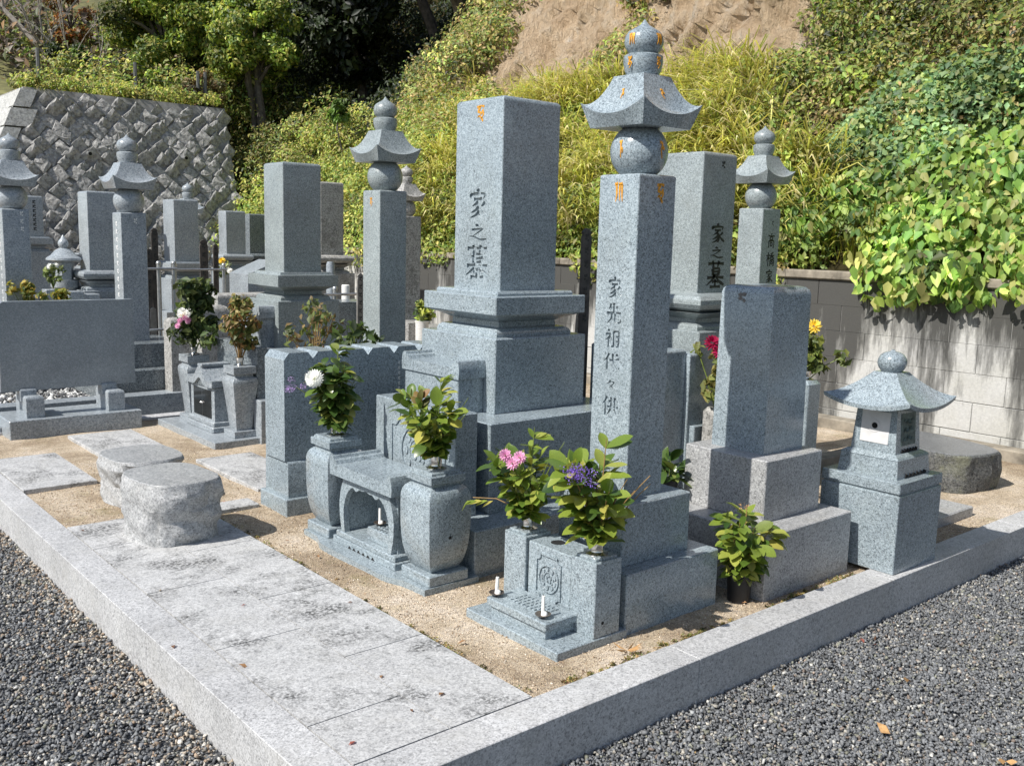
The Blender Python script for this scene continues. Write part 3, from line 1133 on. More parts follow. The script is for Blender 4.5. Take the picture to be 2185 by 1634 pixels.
# blue-green creeper
hill_clumps('blue_green_creeper', 120, 1.2, 4.5, 1.75, 2.65, (0.12, 0.27), 260, 0.05, GREEN_B + GREEN_M[:1], None, 0.10, aspect=0.7)
# large bright leaves hanging over the wall
hill_clumps('overhanging_creeper', 200, 0.8, 4.75, 1.05, 2.1, (0.12, 0.26), 105, 0.078, BRIGHT, None, 0.14, aspect=0.62, pointed=True, facing=(-0.7, -0.2, 0.6), shell=0.6, droop=0.8, spread=0.75,
            keep=lambda y, z: (z < 2.15 - 0.28 * np.maximum(0, y - 3.2)) & ((y < 3.5) | (z > 1.32)))
c = np.stack([rng.uniform(6.24, 6.42, 170), rng.uniform(0.8, 3.75, 170), rng.uniform(0.88, 1.2, 170)], -1)
c = c[c[:, 2] > 0.86 + 0.12 * np.abs(np.sin(c[:, 1] * 2.9)) + np.clip(c[:, 1] - 2.9, 0, 2) * 0.28]
V, F, C = clump_leaves(c, rng.uniform(0.06, 0.14, len(c)), np.full(len(c), 24), 0.085, BRIGHT, None, 0.62, facing=(-0.9, -0.2, 0.35), pointed=True, droop=0.9)
foliage_obj('overhanging_creeper', V, F, C)


# grass: long blades arching out of the slope
def grass_patch(name, tufts, y0, y1, z0, z1, blades, length, pal, keep=None):
    c = hill_points(tufts, y0, y1, z0, z1, 0.02)
    if keep is not None:
        c = c[keep(c[:, 1], c[:, 2])]
    n = len(c) * blades
    base = np.repeat(c, blades, 0) + rng.normal(size=(n, 3)) * np.array([0.03, 0.06, 0.03])
    az = rng.uniform(0, 2 * np.pi, n)
    out = np.stack([np.cos(az) * 0.6 - 0.55, np.sin(az), np.zeros(n)], -1)
    ln = length * (0.45 + 0.75 * rng.random(n))
    lean = rng.uniform(0.25, 0.9, n)[:, None]
    up = np.array([0, 0, 1.0])
    p0 = base
    p1 = base + (up * (1 - 0.25 * lean) + out * 0.35 * lean) * ln[:, None] * 0.5
    p2 = base + (up * (1.0 - 0.75 * lean) + out * 0.95 * lean) * ln[:, None] * 0.95
    p3 = p2 + (out * 0.6 - up * 0.5 * lean) * ln[:, None] * 0.28
    w = np.stack([-out[:, 1], out[:, 0], np.zeros(n)], -1)
    w /= np.linalg.norm(w, axis=1, keepdims=True)
    w = w * (0.0075 * (0.6 + 0.7 * rng.random((n, 1))))
    V = np.stack([p0 - w, p0 + w, p1 - w, p1 + w, p2 - w * .7, p2 + w * .7, p3], 1).reshape(-1, 3)
    k = np.arange(n)[:, None] * 7
    F = np.concatenate([k + [0, 1, 3], k + [0, 3, 2], k + [2, 3, 5], k + [2, 5, 4], k + [4, 5, 6]], 0)
    cl = pick_cols(n, pal, None, 0.25) * (1 + 0.2 * np.repeat(rng.normal(size=(len(c), 1)), blades, 0))
    return foliage_obj(name, V, F, np.repeat(np.clip(cl, .01, .9), 7, 0), 'grass')


GRASS = [(0.478, 0.504, 0.134), (0.597, 0.565, 0.193), (0.346, 0.418, 0.104), (0.669, 0.589, 0.327), (0.55, 0.516, 0.134)]
grass_patch('hillside_grass', 520, 4.3, 9.9, 1.25, 3.05, 34, 0.62, GRASS,
            keep=lambda y, z: (z < 2.6 + 0.25 * np.sin(y * 2.3) - 0.5 * np.clip(5.6 - y, 0, 2)))
grass_patch('hillside_grass', 60, 6.2, 8.8, 2.6, 2.95, 26, 0.6, GRASS)
grass_patch('hillside_grass', 160, 3.6, 9.5, 1.1, 1.7, 22, 0.34, [(0.20, 0.24, 0.04), (0.14, 0.20, 0.035), (0.28, 0.27, 0.06)])
grass_patch('hillside_grass', 120, 9.0, 12.0, 1.3, 3.2, 20, 0.45, GRASS)


# ---------------- trees
def tree(label, base, crown, cr, height_lean, leaf_n, size, pal, w=None, trunk_r=0.12, clumps=26, squash=0.8, cat='tree', nm='broadleaf_tree', group=None, bark='bark', clumpvar=0.3):
    t = thing(nm, label, cat, base, group)
    b = Vector(base)
    c = Vector(crown)
    mb = MB()
    mid = b.lerp(c, 0.5) + Vector((random.uniform(-.15, .15), random.uniform(-.15, .15), 0))
    mb.tube([b - Vector((0, 0, .1)), mid, c], [trunk_r, trunk_r * .75, trunk_r * .35], 8)
    cen, rad = [], []
    for k in range(clumps):
        d = rng.normal(size=3)
        d /= np.linalg.norm(d)
        rr2 = rng.random() ** 0.25
        p = np.array(c) + d * np.array(cr) * rr2 * 0.85
        cen.append(p)
        rad.append(np.mean(cr) * rng.uniform(0.16, 0.34))
        if k < 14:
            st = b.lerp(c, random.uniform(0.45, 0.95))
            e = Vector(p)
            mb.tube([st, st.lerp(e, .5) + Vector((0, 0, .08)), e], [trunk_r * .4, trunk_r * .25, trunk_r * .08], 5)
    mb.build('trunk', bark, t)
    per = np.array(rad) ** 2
    per = (per / per.sum() * leaf_n).astype(int) + 5
    V, F, C = clump_leaves(cen, rad, per, size, pal, w, facing=(-0.4, -0.15, 0.5), squash=squash, spread=0.8, clumpvar=clumpvar, shell=0.5)
    V = V - np.array(base)
    o = np_mesh('crown', V, F, 'foliage', C)
    o.parent = t
    return t


SUNNY = [(0.242, 0.33, 0.062), (0.145, 0.224, 0.046), (0.35, 0.408, 0.078), (0.085, 0.145, 0.031), (0.399, 0.382, 0.109)]
tree('sunlit yellow green broadleaf tree standing on the terrace above the retaining wall', (6.7, 17.7, 3.4), (6.65, 17.5, 4.95), (1.15, 1.0, 1.15), 0, 22000, 0.085, SUNNY, clumps=52)
tree('smaller rounded yellow green tree to the right of the terrace, leaning to the gully', (7.85, 16.5, 1.7), (7.75, 16.4, 4.6), (0.85, 0.85, 1.05), 0, 16000, 0.08, SUNNY, clumps=40)
tree('tall spreading yellow green tree whose crown leaves the top of the picture', (7.6, 18.5, 3.5), (7.3, 18.4, 6.2), (1.5, 1.4, 1.0), 0, 16000, 0.09, SUNNY, clumps=40)
tree('dark green bush on the terrace beside the leaning bare tree', (5.1, 18.4, 3.4), (5.15, 18.4, 4.1), (0.55, 0.5, 0.42), 0, 4200, 0.08, [(0.05, 0.09, 0.02), (0.09, 0.14, 0.025), (0.03, 0.055, 0.015)], trunk_r=0.05, clumps=18, cat='bush', nm='terrace_bush')
tree('yellow green bush behind the left fence post on the terrace', (6.1, 17.0, 3.25), (6.1, 16.9, 3.62), (0.55, 0.35, 0.3), 0, 3600, 0.07, SUNNY, trunk_r=0.04, clumps=16, cat='bush', nm='terrace_bush')
tree('reddish brown leaved bush at the right end of the retaining wall top', (6.45, 15.9, 3.2), (6.6, 15.6, 3.5), (0.4, 0.4, 0.35), 0, 2600, 0.06, OLIVE + [(0.3, 0.16, 0.08)], trunk_r=0.04, clumps=14, cat='bush', nm='terrace_bush')
tree('small orange leaved tree behind the bare branches on the terrace', (5.9, 20.5, 4.2), (5.9, 20.3, 5.3), (0.6, 0.5, 0.7), 0, 2400, 0.07, [(0.42, 0.16, 0.05), (0.35, 0.2, 0.07), (0.25, 0.2, 0.06)], trunk_r=0.05, clumps=16, nm='autumn_tree')
# dark evergreens of the gully: crowns put over the hollow to shade it, shade also in leaf and trunk colour
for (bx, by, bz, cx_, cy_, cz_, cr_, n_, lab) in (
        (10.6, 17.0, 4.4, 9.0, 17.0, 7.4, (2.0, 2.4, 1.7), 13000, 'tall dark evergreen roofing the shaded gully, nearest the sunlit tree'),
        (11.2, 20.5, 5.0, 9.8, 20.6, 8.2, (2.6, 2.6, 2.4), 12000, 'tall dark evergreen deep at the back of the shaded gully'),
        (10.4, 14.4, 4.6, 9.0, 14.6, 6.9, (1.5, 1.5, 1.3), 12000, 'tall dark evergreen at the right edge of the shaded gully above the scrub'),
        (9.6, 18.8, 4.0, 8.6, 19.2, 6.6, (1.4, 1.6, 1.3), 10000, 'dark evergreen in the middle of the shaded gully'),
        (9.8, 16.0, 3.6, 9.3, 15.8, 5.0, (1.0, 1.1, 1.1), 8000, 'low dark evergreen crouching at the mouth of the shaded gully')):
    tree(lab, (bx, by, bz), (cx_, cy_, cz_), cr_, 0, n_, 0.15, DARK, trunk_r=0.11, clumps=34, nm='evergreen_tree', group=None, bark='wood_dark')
hill_clumps('gully_undergrowth', 420, 12.9, 22.5, 2.4, 7.5, (0.25, 0.6), 120, 0.09, DARK + [(0.05, 0.065, 0.02)], None, 0.25)  # leaf clumps filling the hollow, its shade painted into their colour
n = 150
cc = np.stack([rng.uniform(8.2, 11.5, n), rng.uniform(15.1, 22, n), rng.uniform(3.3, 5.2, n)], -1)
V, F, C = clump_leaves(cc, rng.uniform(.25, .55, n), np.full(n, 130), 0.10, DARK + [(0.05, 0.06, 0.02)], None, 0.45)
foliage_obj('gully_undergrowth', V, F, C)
# scrub swelling out in front of the right end of the retaining wall
n = 190
cc = np.stack([rng.uniform(6.25, 8.8, n), rng.uniform(12.9, 14.6, n), rng.uniform(1.0, 3.3, n)], -1)
cc = cc[cc[:, 2] < 1.5 + (cc[:, 0] - 6.2) * 1.1]
V, F, C = clump_leaves(cc, rng.uniform(.18, .36, len(cc)), np.full(len(cc), 260), 0.052, GREEN_Y + OLIVE[:1], None, 0.5)
foliage_obj('hillside_scrub', V, F, C)
n = 110
cc = np.stack([rng.uniform(6.7, 8.4, n), rng.uniform(14.7, 17.5, n), np.zeros(n)], -1)
cc[:, 2] = 0.95 + 0.7 * (cc[:, 0] - 6.7) + rng.uniform(0.1, 1.3, n)
V, F, C = clump_leaves(cc, rng.uniform(.18, .4, n), np.full(n, 200), 0.07, GREEN_M + OLIVE[:3] + DARK[2:], None, 0.5)
foliage_obj('gully_edge_scrub', V, F, C)
# shrubs over the terrace
n = 330
tx, ty = rng.uniform(4.9, 9.5, n), rng.uniform(16.0, 26, n)
tz = 3.17 + 0.05 * (tx - 3.6) / 3 + 0.275 * np.maximum(0, ty - 16.5) + rng.uniform(0, 0.55, n)
V, F, C = clump_leaves(np.stack([tx, ty, tz], -1), rng.uniform(.2, .5, n), np.full(n, 150), 0.08, GREEN_M + SUNNY + OLIVE[:3], None, 0.45, clumpvar=.3)
foliage_obj('terrace_scrub', V, F, C)
# one pale leafy sapling at the edge of the shade
tree('slender pale green sapling standing at the edge of the shaded gully', (7.75, 13.2, 2.4), (7.6, 13.15, 3.25), (0.16, 0.16, 0.42), 0, 420, 0.11, [(0.14, 0.24, 0.05), (0.2, 0.3, 0.07)], trunk_r=0.02, clumps=9, nm='sapling')
# dark trees over the cliff top
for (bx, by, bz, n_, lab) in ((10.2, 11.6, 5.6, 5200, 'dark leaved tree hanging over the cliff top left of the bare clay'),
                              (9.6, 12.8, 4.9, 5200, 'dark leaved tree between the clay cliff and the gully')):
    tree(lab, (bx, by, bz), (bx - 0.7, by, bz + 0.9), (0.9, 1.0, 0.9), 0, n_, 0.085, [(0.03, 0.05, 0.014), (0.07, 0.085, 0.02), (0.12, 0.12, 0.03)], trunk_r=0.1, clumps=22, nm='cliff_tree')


# bare leaning tree
def bare_tree():
    t = thing('bare_tree', 'leaning leafless tree with fine grey branches on the terrace at the far left', 'tree', (5.75, 18.2, 3.4))
    mb = MB()
    tr = [Vector((5.85, 18.15, 3.45)), Vector((5.45, 18.45, 3.85)), Vector((4.95, 18.8, 4.35)), Vector((4.45, 19.2, 5.0)), Vector((3.9, 19.6, 5.7))]
    mb.tube(tr, [0.085, 0.07, 0.055, 0.04, 0.025], 7)
    mb.build('trunk', 'bark_pale', t)
    br = MB()
    def grow(p, d, ln, rad, lev):
        pts = [p]
        for i in range(4):
            d = (d + Vector((random.gauss(0, .14), random.gauss(0, .14), random.gauss(0.03, .1)))).normalized()
            p = p + d * ln / 4
            pts.append(p)
        br.tube(pts, [rad * (1 - .18 * i) for i in range(5)], 4)
        if lev > 0:
            for k in range(4 if lev > 1 else 3):
                q = pts[random.randint(1, 4)]
                nd = (d + Vector((random.gauss(0, .55), random.gauss(0, .4), random.gauss(0.15, .4)))).normalized()
                grow(q, nd, ln * random.uniform(.5, .75), rad * .5, lev - 1)
    for i in range(1, 5):
        for k in range(4):
            d = Vector((random.uniform(-1, .6), random.uniform(-.4, .4), random.uniform(.3, 1.1))).normalized()
            grow(tr[i], d, random.uniform(.8, 1.6), 0.022, 2)
    br.build('branches', 'bark_pale', t, 0)


bare_tree()
# far hill behind the terrace: scattered brown and purple grey woodland
n = 1100
cx_ = rng.uniform(-14, 7.5, n)
cy_ = rng.uniform(19, 44, n)
cz_ = 3.17 + 0.275 * (cy_ - 16.5) + rng.uniform(0.1, 0.5, n)
lowm = cx_ < 3.6
cz_ = np.where(lowm, np.minimum(cz_, np.maximum(0, 3.17 - (3.66 - cx_) * 2.0 + np.maximum(0, cy_ - 20) * 0.45)) + 0.3, cz_)
cc = np.stack([cx_, cy_, cz_], -1)
V, F, C = clump_leaves(cc, rng.uniform(0.5, 1.3, n), np.full(n, 130), 0.15,
                       [(0.20, 0.155, 0.12), (0.15, 0.13, 0.11), (0.13, 0.13, 0.06), (0.26, 0.17, 0.09), (0.09, 0.11, 0.04)], None, 0.5, clumpvar=0.25)
foliage_obj('far_woodland', V, F, C)
# weeds on the terrace edge
n = 90
cc = np.stack([rng.uniform(3.7, 6.6, n), rng.uniform(15.05, 15.9, n), np.full(n, 3.24) + rng.uniform(0, .12, n)], -1)
V, F, C = clump_leaves(cc, rng.uniform(.08, .2, n), np.full(n, 70), 0.06, GREEN_Y + OLIVE[:2], None, 0.4)
foliage_obj('terrace_weeds', V, F, C)
# wire fence on the terrace
fence = thing('wire_fence', 'thin wire fence with dark posts along the retaining wall top', 'fence', (5.2, 15.3, 3.15))
posts = [(3.95, 15.25), (5.35, 15.35), (6.35, 15.4), (6.47, 15.4)]
for (x, y) in posts:
    MB().tube([(x, y, 3.1), (x, y, 3.78)], 0.028, 6).build('fence_post', 'wire', fence)
for z in (3.35, 3.55, 3.74):
    MB().tube([(posts[0][0], posts[0][1], z), (4.7, 15.3, z - .02), (posts[1][0], posts[1][1], z), (posts[3][0], posts[3][1], z)], 0.005, 4).build('fence_wire', 'wire', fence)


# ------------------------------------------------------------------ gravel, sand grains
def rocks(P, size, cols, flat=0.7):
    n = len(P)
    cube = np.array([(-1, -1, -1), (1, -1, -1), (1, 1, -1), (-1, 1, -1), (-1, -1, 1), (1, -1, 1), (1, 1, 1), (-1, 1, 1)], float) * 0.5
    V = np.repeat(cube[None], n, 0) * (1 + 0.3 * rng.normal(size=(n, 8, 3)))
    V *= (size[:, None, None] * np.stack([0.7 + 0.7 * rng.random(n), 0.55 + 0.5 * rng.random(n), np.full(n, flat) * (0.6 + .6 * rng.random(n))], -1)[:, None, :])
    # random rotation
    qv = rng.normal(size=(n, 4))
    qv[:, 1:3] *= 0.45
    qv /= np.linalg.norm(qv, axis=1, keepdims=True)
    w, x, y, z = qv.T
    Rm = np.stack([1 - 2 * (y * y + z * z), 2 * (x * y - z * w), 2 * (x * z + y * w), 2 * (x * y + z * w), 1 - 2 * (x * x + z * z), 2 * (y * z - x * w),
                   2 * (x * z - y * w), 2 * (y * z + x * w), 1 - 2 * (x * x + y * y)], -1).reshape(n, 3, 3)
    V = np.einsum('nij,nkj->nki', Rm, V) + P[:, None, :]
    q = np.array([(0, 3, 2, 1), (4, 5, 6, 7), (0, 1, 5, 4), (1, 2, 6, 5), (2, 3, 7, 6), (3, 0, 4, 7)])
    F = (np.arange(n)[:, None, None] * 8 + q[None]).reshape(-1, 4)
    return V.reshape(-1, 3), F, np.repeat(cols, 8, 0)


PEB = [(0.125, 0.13, 0.136), (0.155, 0.16, 0.165), (0.185, 0.19, 0.194), (0.22, 0.225, 0.224), (0.31, 0.29, 0.25), (0.40, 0.39, 0.36), (0.25, 0.2, 0.165), (0.21, 0.21, 0.165)]
PW = [0.27, 0.28, 0.20, 0.08, 0.065, 0.04, 0.025, 0.04]


def scatter_gravel(n, x0, x1, y0, y1, keep):
    x = rng.uniform(x0, x1, n)
    y = rng.uniform(y0, y1, n)
    k = keep(x, y)
    return np.stack([x[k], y[k], np.full(k.sum(), -0.153)], -1)


Pg = np.concatenate([scatter_gravel(110000, 0.55, 6.0, 0.6, 1.79, lambda x, y: (y > 0.365 * x - 0.06) & (x * 1.05 + y > 1.6)),
                     scatter_gravel(44000, -0.1, 1.026, 1.5, 5.6, lambda x, y: (x > 0.13 * y - 0.15) & (x * 1.9 + y > 2.7))])
Pg[:, 2] += rng.normal(size=len(Pg)) * 0.004
tan = np.exp(-np.abs(Pg[:, 0] - 1.02) / 0.14) * (Pg[:, 1] > 1.9)
cg = pick_cols(len(Pg), PEB, PW, 0.22)
sel = rng.random(len(Pg)) < tan * 0.55
cg[sel] = pick_cols(int(sel.sum()), [(0.38, 0.32, 0.25), (0.28, 0.21, 0.15), (0.44, 0.41, 0.36)], None, 0.2)
V, F, C = rocks(Pg, 0.0086 * (0.7 + 0.7 * rng.random(len(Pg)) ** 2), cg)
o = np_mesh('path_gravel', V, F, 'pebble', C)
o['kind'] = 'stuff'
n = 42000
P = np.stack([rng.uniform(1.15, 4.8, n), rng.uniform(1.93, 5.6, n) , np.full(n, -0.0155)], -1)
P = P[(P[:, 1] < 1.93 + 1.1 * (P[:, 0])) | (P[:, 0] < 2.4)]
P[:, 2] += 0.008 * np.array([mnoise.noise(Vector((p[0] * 3, p[1] * 3, 0))) for p in P])
P[:, 2] -= 0.0015
V, F, C = rocks(P, 0.0032 * (0.7 + 1.0 * rng.random(len(P)) ** 2), pick_cols(len(P), [(0.52, 0.42, 0.31), (0.38, 0.28, 0.19), (0.62, 0.54, 0.44), (0.28, 0.2, 0.13)], None, 0.2))
o = np_mesh('sand_grains', V, F, 'pebble', C)
o['kind'] = 'stuff'
# moss and crumbs along the slab edges, leaf litter on paving and kerb
n = 150
ee = np.concatenate([np.stack([np.full(80, 1.748) + rng.normal(size=80) * .012, rng.uniform(1.95, 4.3, 80), np.full(80, -0.012)], -1),
                     np.stack([rng.uniform(1.8, 3.5, 70), np.full(70, 1.935) + np.abs(rng.normal(size=70)) * .012, np.full(70, -0.012)], -1)])
V, F, C = clump_leaves(ee, rng.uniform(.006, .02, n), np.full(n, 26), 0.010, OLIVE + [(0.14, 0.10, 0.05)], None, 0.5, facing=(0, 0, 1), squash=.5)
foliage_obj('edge_moss', V, F, C)
n = 70
P = np.stack([rng.uniform(1.05, 4.2, n), rng.uniform(1.3, 4.4, n), np.full(n, 0.004)], -1)
P[:, 2] = np.where(P[:, 1] < 1.79, -0.143, np.where(P[:, 0] > 1.745, -0.01, 0.004))
V, F, C = leaf_arrays(P, np.stack([rng.normal(size=n) * .3, rng.normal(size=n) * .3, np.ones(n)], -1), 0.022 * (.5 + rng.random(n)), 0.5, pick_cols(n, [(0.34, 0.2, 0.1), (0.42, 0.3, 0.14), (0.22, 0.12, 0.07), (0.4, 0.14, 0.1)], None, .2))
foliage_obj('leaf_litter', V, F, C)
# black and white pebbles between the kerbs of the rear plots
n = 5200
P = np.stack([rng.uniform(-0.5, 3.2, n), rng.uniform(7.43, 8.6, n), np.full(n, 0.002)], -1)
P2 = np.stack([rng.uniform(1.2, 3.2, 1800), rng.uniform(6.74, 7.25, 1800), np.full(1800, -0.148)], -1)
P = np.concatenate([P, P2])
V, F, C = rocks(P, 0.026 * (0.6 + 0.7 * rng.random(len(P))), pick_cols(len(P), [(0.06, 0.063, 0.066), (0.6, 0.6, 0.58), (0.3, 0.3, 0.29), (0.12, 0.12, 0.125)], None, 0.2))
o = np_mesh('bed_pebbles', V, F, 'pebble', C)
o['kind'] = 'stuff'

# ================================================================== gravestones and their furniture
G = 'granite'


def roof_mb(mb, cx, cy, h_eb, h_et, h_top, z_b, z_mid, z_corner, z_top, n=10, rows=9, power=1.7, under=None):
    """square roof: eave bottom half h_eb at z_b, eave top half h_et with corners lifted from z_mid to z_corner, top half h_top at z_top"""
    def ring(h, zf):
        out = []
        for k in range(4):
            for i in range(n):
                s = -1 + 2 * i / n
                p = [(s, -1), (1, s), (-s, 1), (-1, -s)][k]
                out.append((cx + p[0] * h, cy + p[1] * h, zf(abs(s))))
        return out
    rings = []
    if under is None:
        rings.append(ring(h_eb, lambda s: z_b))
    else:
        rings.append(ring(h_eb, lambda s: z_b))
        rings.append(ring(h_et * 0.985, lambda s: z_mid - under + (z_corner - z_mid) * s ** 2.4))
    for i in range(rows + 1):
        t = i / rows
        h = h_et + (h_top - h_et) * (1 - (1 - t) ** 1.0)
        zc = (z_corner - z_mid) * (1 - t) ** 1.5
        rings.append(ring(h, lambda s, t=t, zc=zc: z_mid + (z_top - z_mid) * t ** power + zc * s ** 2.2))
    m = 4 * n
    vs = [p for r_ in rings for p in r_]
    fs = []
    for i in range(len(rings) - 1):
        for k in range(m):
            k2 = (k + 1) % m
            fs.append([i * m + k, i * m + k2, (i + 1) * m + k2, (i + 1) * m + k])
    fs.append(list(range(m))[::-1])
    fs.append([(len(rings) - 1) * m + k for k in range(m)])
    mb.add(vs, fs)
    return mb


def sphere_prof(r, z0, z1, n=14, rb=0.55):
    zc, hh = (z0 + z1) / 2, (z1 - z0) / 2
    out = []
    a0 = math.acos(min(1, rb))
    for i in range(n + 1):
        a = -a0 + 2 * a0 * i / n
        out.append((r * math.cos(a), zc + hh * math.sin(a) / math.sin(a0)))
    return out


def five_ring(t, cx, cy, half, z0, z1, k=1.0, mat=G, globe=True, start=0):
    """pillar with globe, roof, cup and jewel; k scales the stack (1 = near tower)"""
    p = None
    if start <= 0:
        p = MB().box(cx - half, cx + half, cy - half, cy + half, z0, z1, 0.003, top=0.012).build('pillar', mat, t)
    zz = z1
    if start <= 1:
        MB().lathe(cx, cy, sphere_prof(0.099 * k, zz - 0.002, zz + 0.156 * k, 16, 0.58), 40).build('globe', mat, t, 50)
    zz = z1 + 0.154 * k
    if start <= 2:
        roof_mb(MB(), cx, cy, 0.120 * k, 0.146 * k, 0.068 * k, zz, zz + 0.040 * k, zz + 0.083 * k, zz + 0.172 * k).build('roof', mat, t, 35)
    zz = zz + 0.172 * k
    MB().lathe(cx, cy, [(0.052 * k, zz - 0.002), (0.062 * k, zz + 0.02 * k), (0.067 * k, zz + 0.045 * k), (0.066 * k, zz + 0.066 * k), (0.056 * k, zz + 0.072 * k)], 32).build('cup', mat, t, 50)
    zz += 0.071 * k
    pr = sphere_prof(0.066 * k, zz, zz + 0.085 * k, 12, 0.62)[:-2]
    pr += [(0.036 * k, zz + 0.085 * k), (0.018 * k, zz + 0.095 * k), (0.008 * k, zz + 0.106 * k), (0.002, zz + 0.115 * k)]
    MB().lathe(cx, cy, pr, 32).build('jewel', mat, t, 50)
    return p


def glyphs_part(t, name, mat, items, parent_part=None, th=0.0012):
    marks = [i for i in items if i[0] == 'mark']
    real = [i for i in items if i[0] != 'mark']
    for it in real:
        _glyphs(t, name, mat, [it], parent_part, th)
    if marks:
        o = _glyphs(t, name if not real else 'small_marks', mat, marks, parent_part, th)
        o['kind'] = 'stuff'


def _glyphs(t, name, mat, items, parent_part=None, th=0.0012):
    """items: list of (glyph, place fn, size_u, size_v, weight)"""
    mb = MB()
    for g_, pl, su, sv, w in items:
        glyph_mb(mb, g_, pl, su, sv, -0.0006, th, w)
    o = mb.build(name, mat, parent_part or t, 0, fix=False)
    return o


def stack(t, tiers, mat=G, bev=0.004):
    for (nm, x0, x1, y0, y1, z0, z1) in tiers:
        MB().box(x0, x1, y0, y1, z0 - 0.002, z1, bev).build(nm, mat, t)


def waist(t, cx, cy, h, z0, z1, mat=G, nm='waist'):
    """moulded piece between the upper base and the ledge plate; h = half width of the ledge"""
    H = z1 - z0
    pr = [(h * 0.83, z0 - 0.001), (h * 0.83, z0 + H * .10), (h * 0.81, z0 + H * .24), (h * 0.76, z0 + H * .34), (h * 0.64, z0 + H * .40), (h * 0.63, z0 + H * .62),
          (h * 0.67, z0 + H * .68), (h * 0.80, z0 + H * .84), (h * 0.92, z0 + H * .95), (h * 0.93, z1 + 0.001)]
    MB().sq(cx, cy, pr).build(nm, mat, t, 24)


def ledge(t, cx, cy, h, z0, z1, mat=G, step=0.018):
    MB().box(cx - h, cx + h, cy - h, cy + h, z0, z1 - step, 0.004).build('ledge', mat, t)
    hs = h * 0.84
    MB().sq(cx, cy, [(hs, z1 - step - 0.001), (hs, z1 - step * .5), (hs * 0.975, z1)]).build('ledge_step', mat, t, 20)


def scroll_table(t, x0, x1, y0, y1, z0, zt, mat=G, nm='offering_step'):
    """block with a slab whose two ends curl up (scroll ends)"""
    b = MB().box(x0 + 0.006, x1, y0 + 0.012, y1 - 0.012, z0 - 0.002, zt - 0.05, 0.003).build(nm, mat, t)
    e = 0.052
    def endp(y, d):        # scroll end profile, d=+1 for the left (far) end
        return [(y, zt - 0.05), (y + d * .004, zt - 0.02), (y, zt + 0.012), (y - d * .006, zt + 0.026), (y - d * .016, zt + 0.031), (y - d * .026, zt + 0.029), (y - d * .031, zt + 0.018),
                (y - d * .036, zt + 0.016), (y - d * .046, zt + 0.014), (y - d * e, zt + 0.006), (y - d * (e + .004), zt)]
    poly = endp(y1, 1) + endp(y0, -1)[::-1]
    MB().prism(poly, 'x', x0 - 0.002, x1 + 0.0).build('table_top', mat, b, 40)
    return b


# ---------------- main gravestone
t = thing('gravestone', 'tallest square gravestone in front with three large carved characters on its lit face', 'gravestone', (2.82, 3.393, -0.05))
stack(t, [('lower_base', 2.217, 3.41, 2.808, 3.978, -0.05, 0.176), ('middle_base', 2.406, 3.226, 2.963, 3.823, 0.176, 0.551), ('upper_base', 2.553, 3.083, 3.121, 3.665, 0.551, 0.873)])
waist(t, 2.813, 3.385, 0.262, 0.873, 0.970)
ledge(t, 2.813, 3.385, 0.262, 0.970, 1.068)
sh = MB().box(2.658, 2.984, 3.23, 3.561, 1.066, 1.893, 0.003, top=0.022).build('shaft', G, t)
yc = 3.395
cuts = []
for key, zb, w, h_ in (('ie', 1.380, 0.145, 0.128), ('no', 1.280, 0.14, 0.075), ('haka', 1.114, 0.17, 0.15)):
    cuts.append(glyph_mb(MB(), key, on_mx(2.658, yc, zb, w), w, h_, -0.010, 0.004, 13.5))
engrave(sh, cuts, t)
glyphs_part(t, 'gold_letter', 'gold', [('seed_a', on_mx(2.658, 3.39, 1.79, 0.075), 0.075, 0.075, 15)])
scroll_table(t, 2.410, 2.5525, 3.185, 3.607, 0.551, 0.752)

# ---------------- near five-ring tower
t = thing('five_ring_tower', 'tallest five ring memorial pillar in front with gold letters and an upturned roof', 'memorial pillar', (2.505, 2.31, -0.05))
stack(t, [('lower_base', 2.298, 2.785, 2.087, 2.574, -0.05, 0.194), ('upper_base', 2.335, 2.688, 2.153, 2.47, 0.194, 0.409)])
cx, cy = 2.5025, 2.3065
pl = five_ring(t, cx, cy, 0.0925, 0.407, 1.521)
xf = cx - 0.0925
cuts = []
zt = 1.165
for key, top, h_, w in (('ie', 1.176, 0.074, 0.072), ('saki', 1.087, 0.076, 0.076), ('so', 0.994, 0.066, 0.078), ('dai', 0.912, 0.062, 0.080), ('noma', 0.82, 0.038, 0.056), ('kyo', 0.761, 0.072, 0.082)):
    cuts.append(glyph_mb(MB(), key, on_mx(xf, cy, top - h_, w), w, h_, -0.007, 0.003, 13))
engrave(pl, cuts, t)
yf = cy - 0.0925
glyphs_part(t, 'gold_letter', 'gold', [('seed_e', on_mx(xf, cy + 0.0, 1.425, 0.05), 0.05, 0.07, 17)])
glyphs_part(t, 'gold_letter', 'gold', [('seed_a', on_my(yf, cx + 0.012, 1.425, 0.05), 0.05, 0.07, 17)])


def gold_on_round(key, r, ang, zc, su, sv, w):
    """letters wrapped on a round piece of radius function r(z)"""
    def place(u, v, d):
        z = zc - sv / 2 + v
        a = ang + (u - su / 2) / r(z)
        q = r(z) + d + 0.0008
        return (cx + q * math.cos(a), cy + q * math.sin(a), z)
    return (key, place, su, sv, w)


def rglobe(z):
    s = (z - 1.598) / 0.0955
    return 0.099 * math.sqrt(max(0.05, 1 - s * s))


def rjewel(z):
    s = (z - 1.96) / 0.052
    return 0.066 * math.sqrt(max(0.1, 1 - s * s))


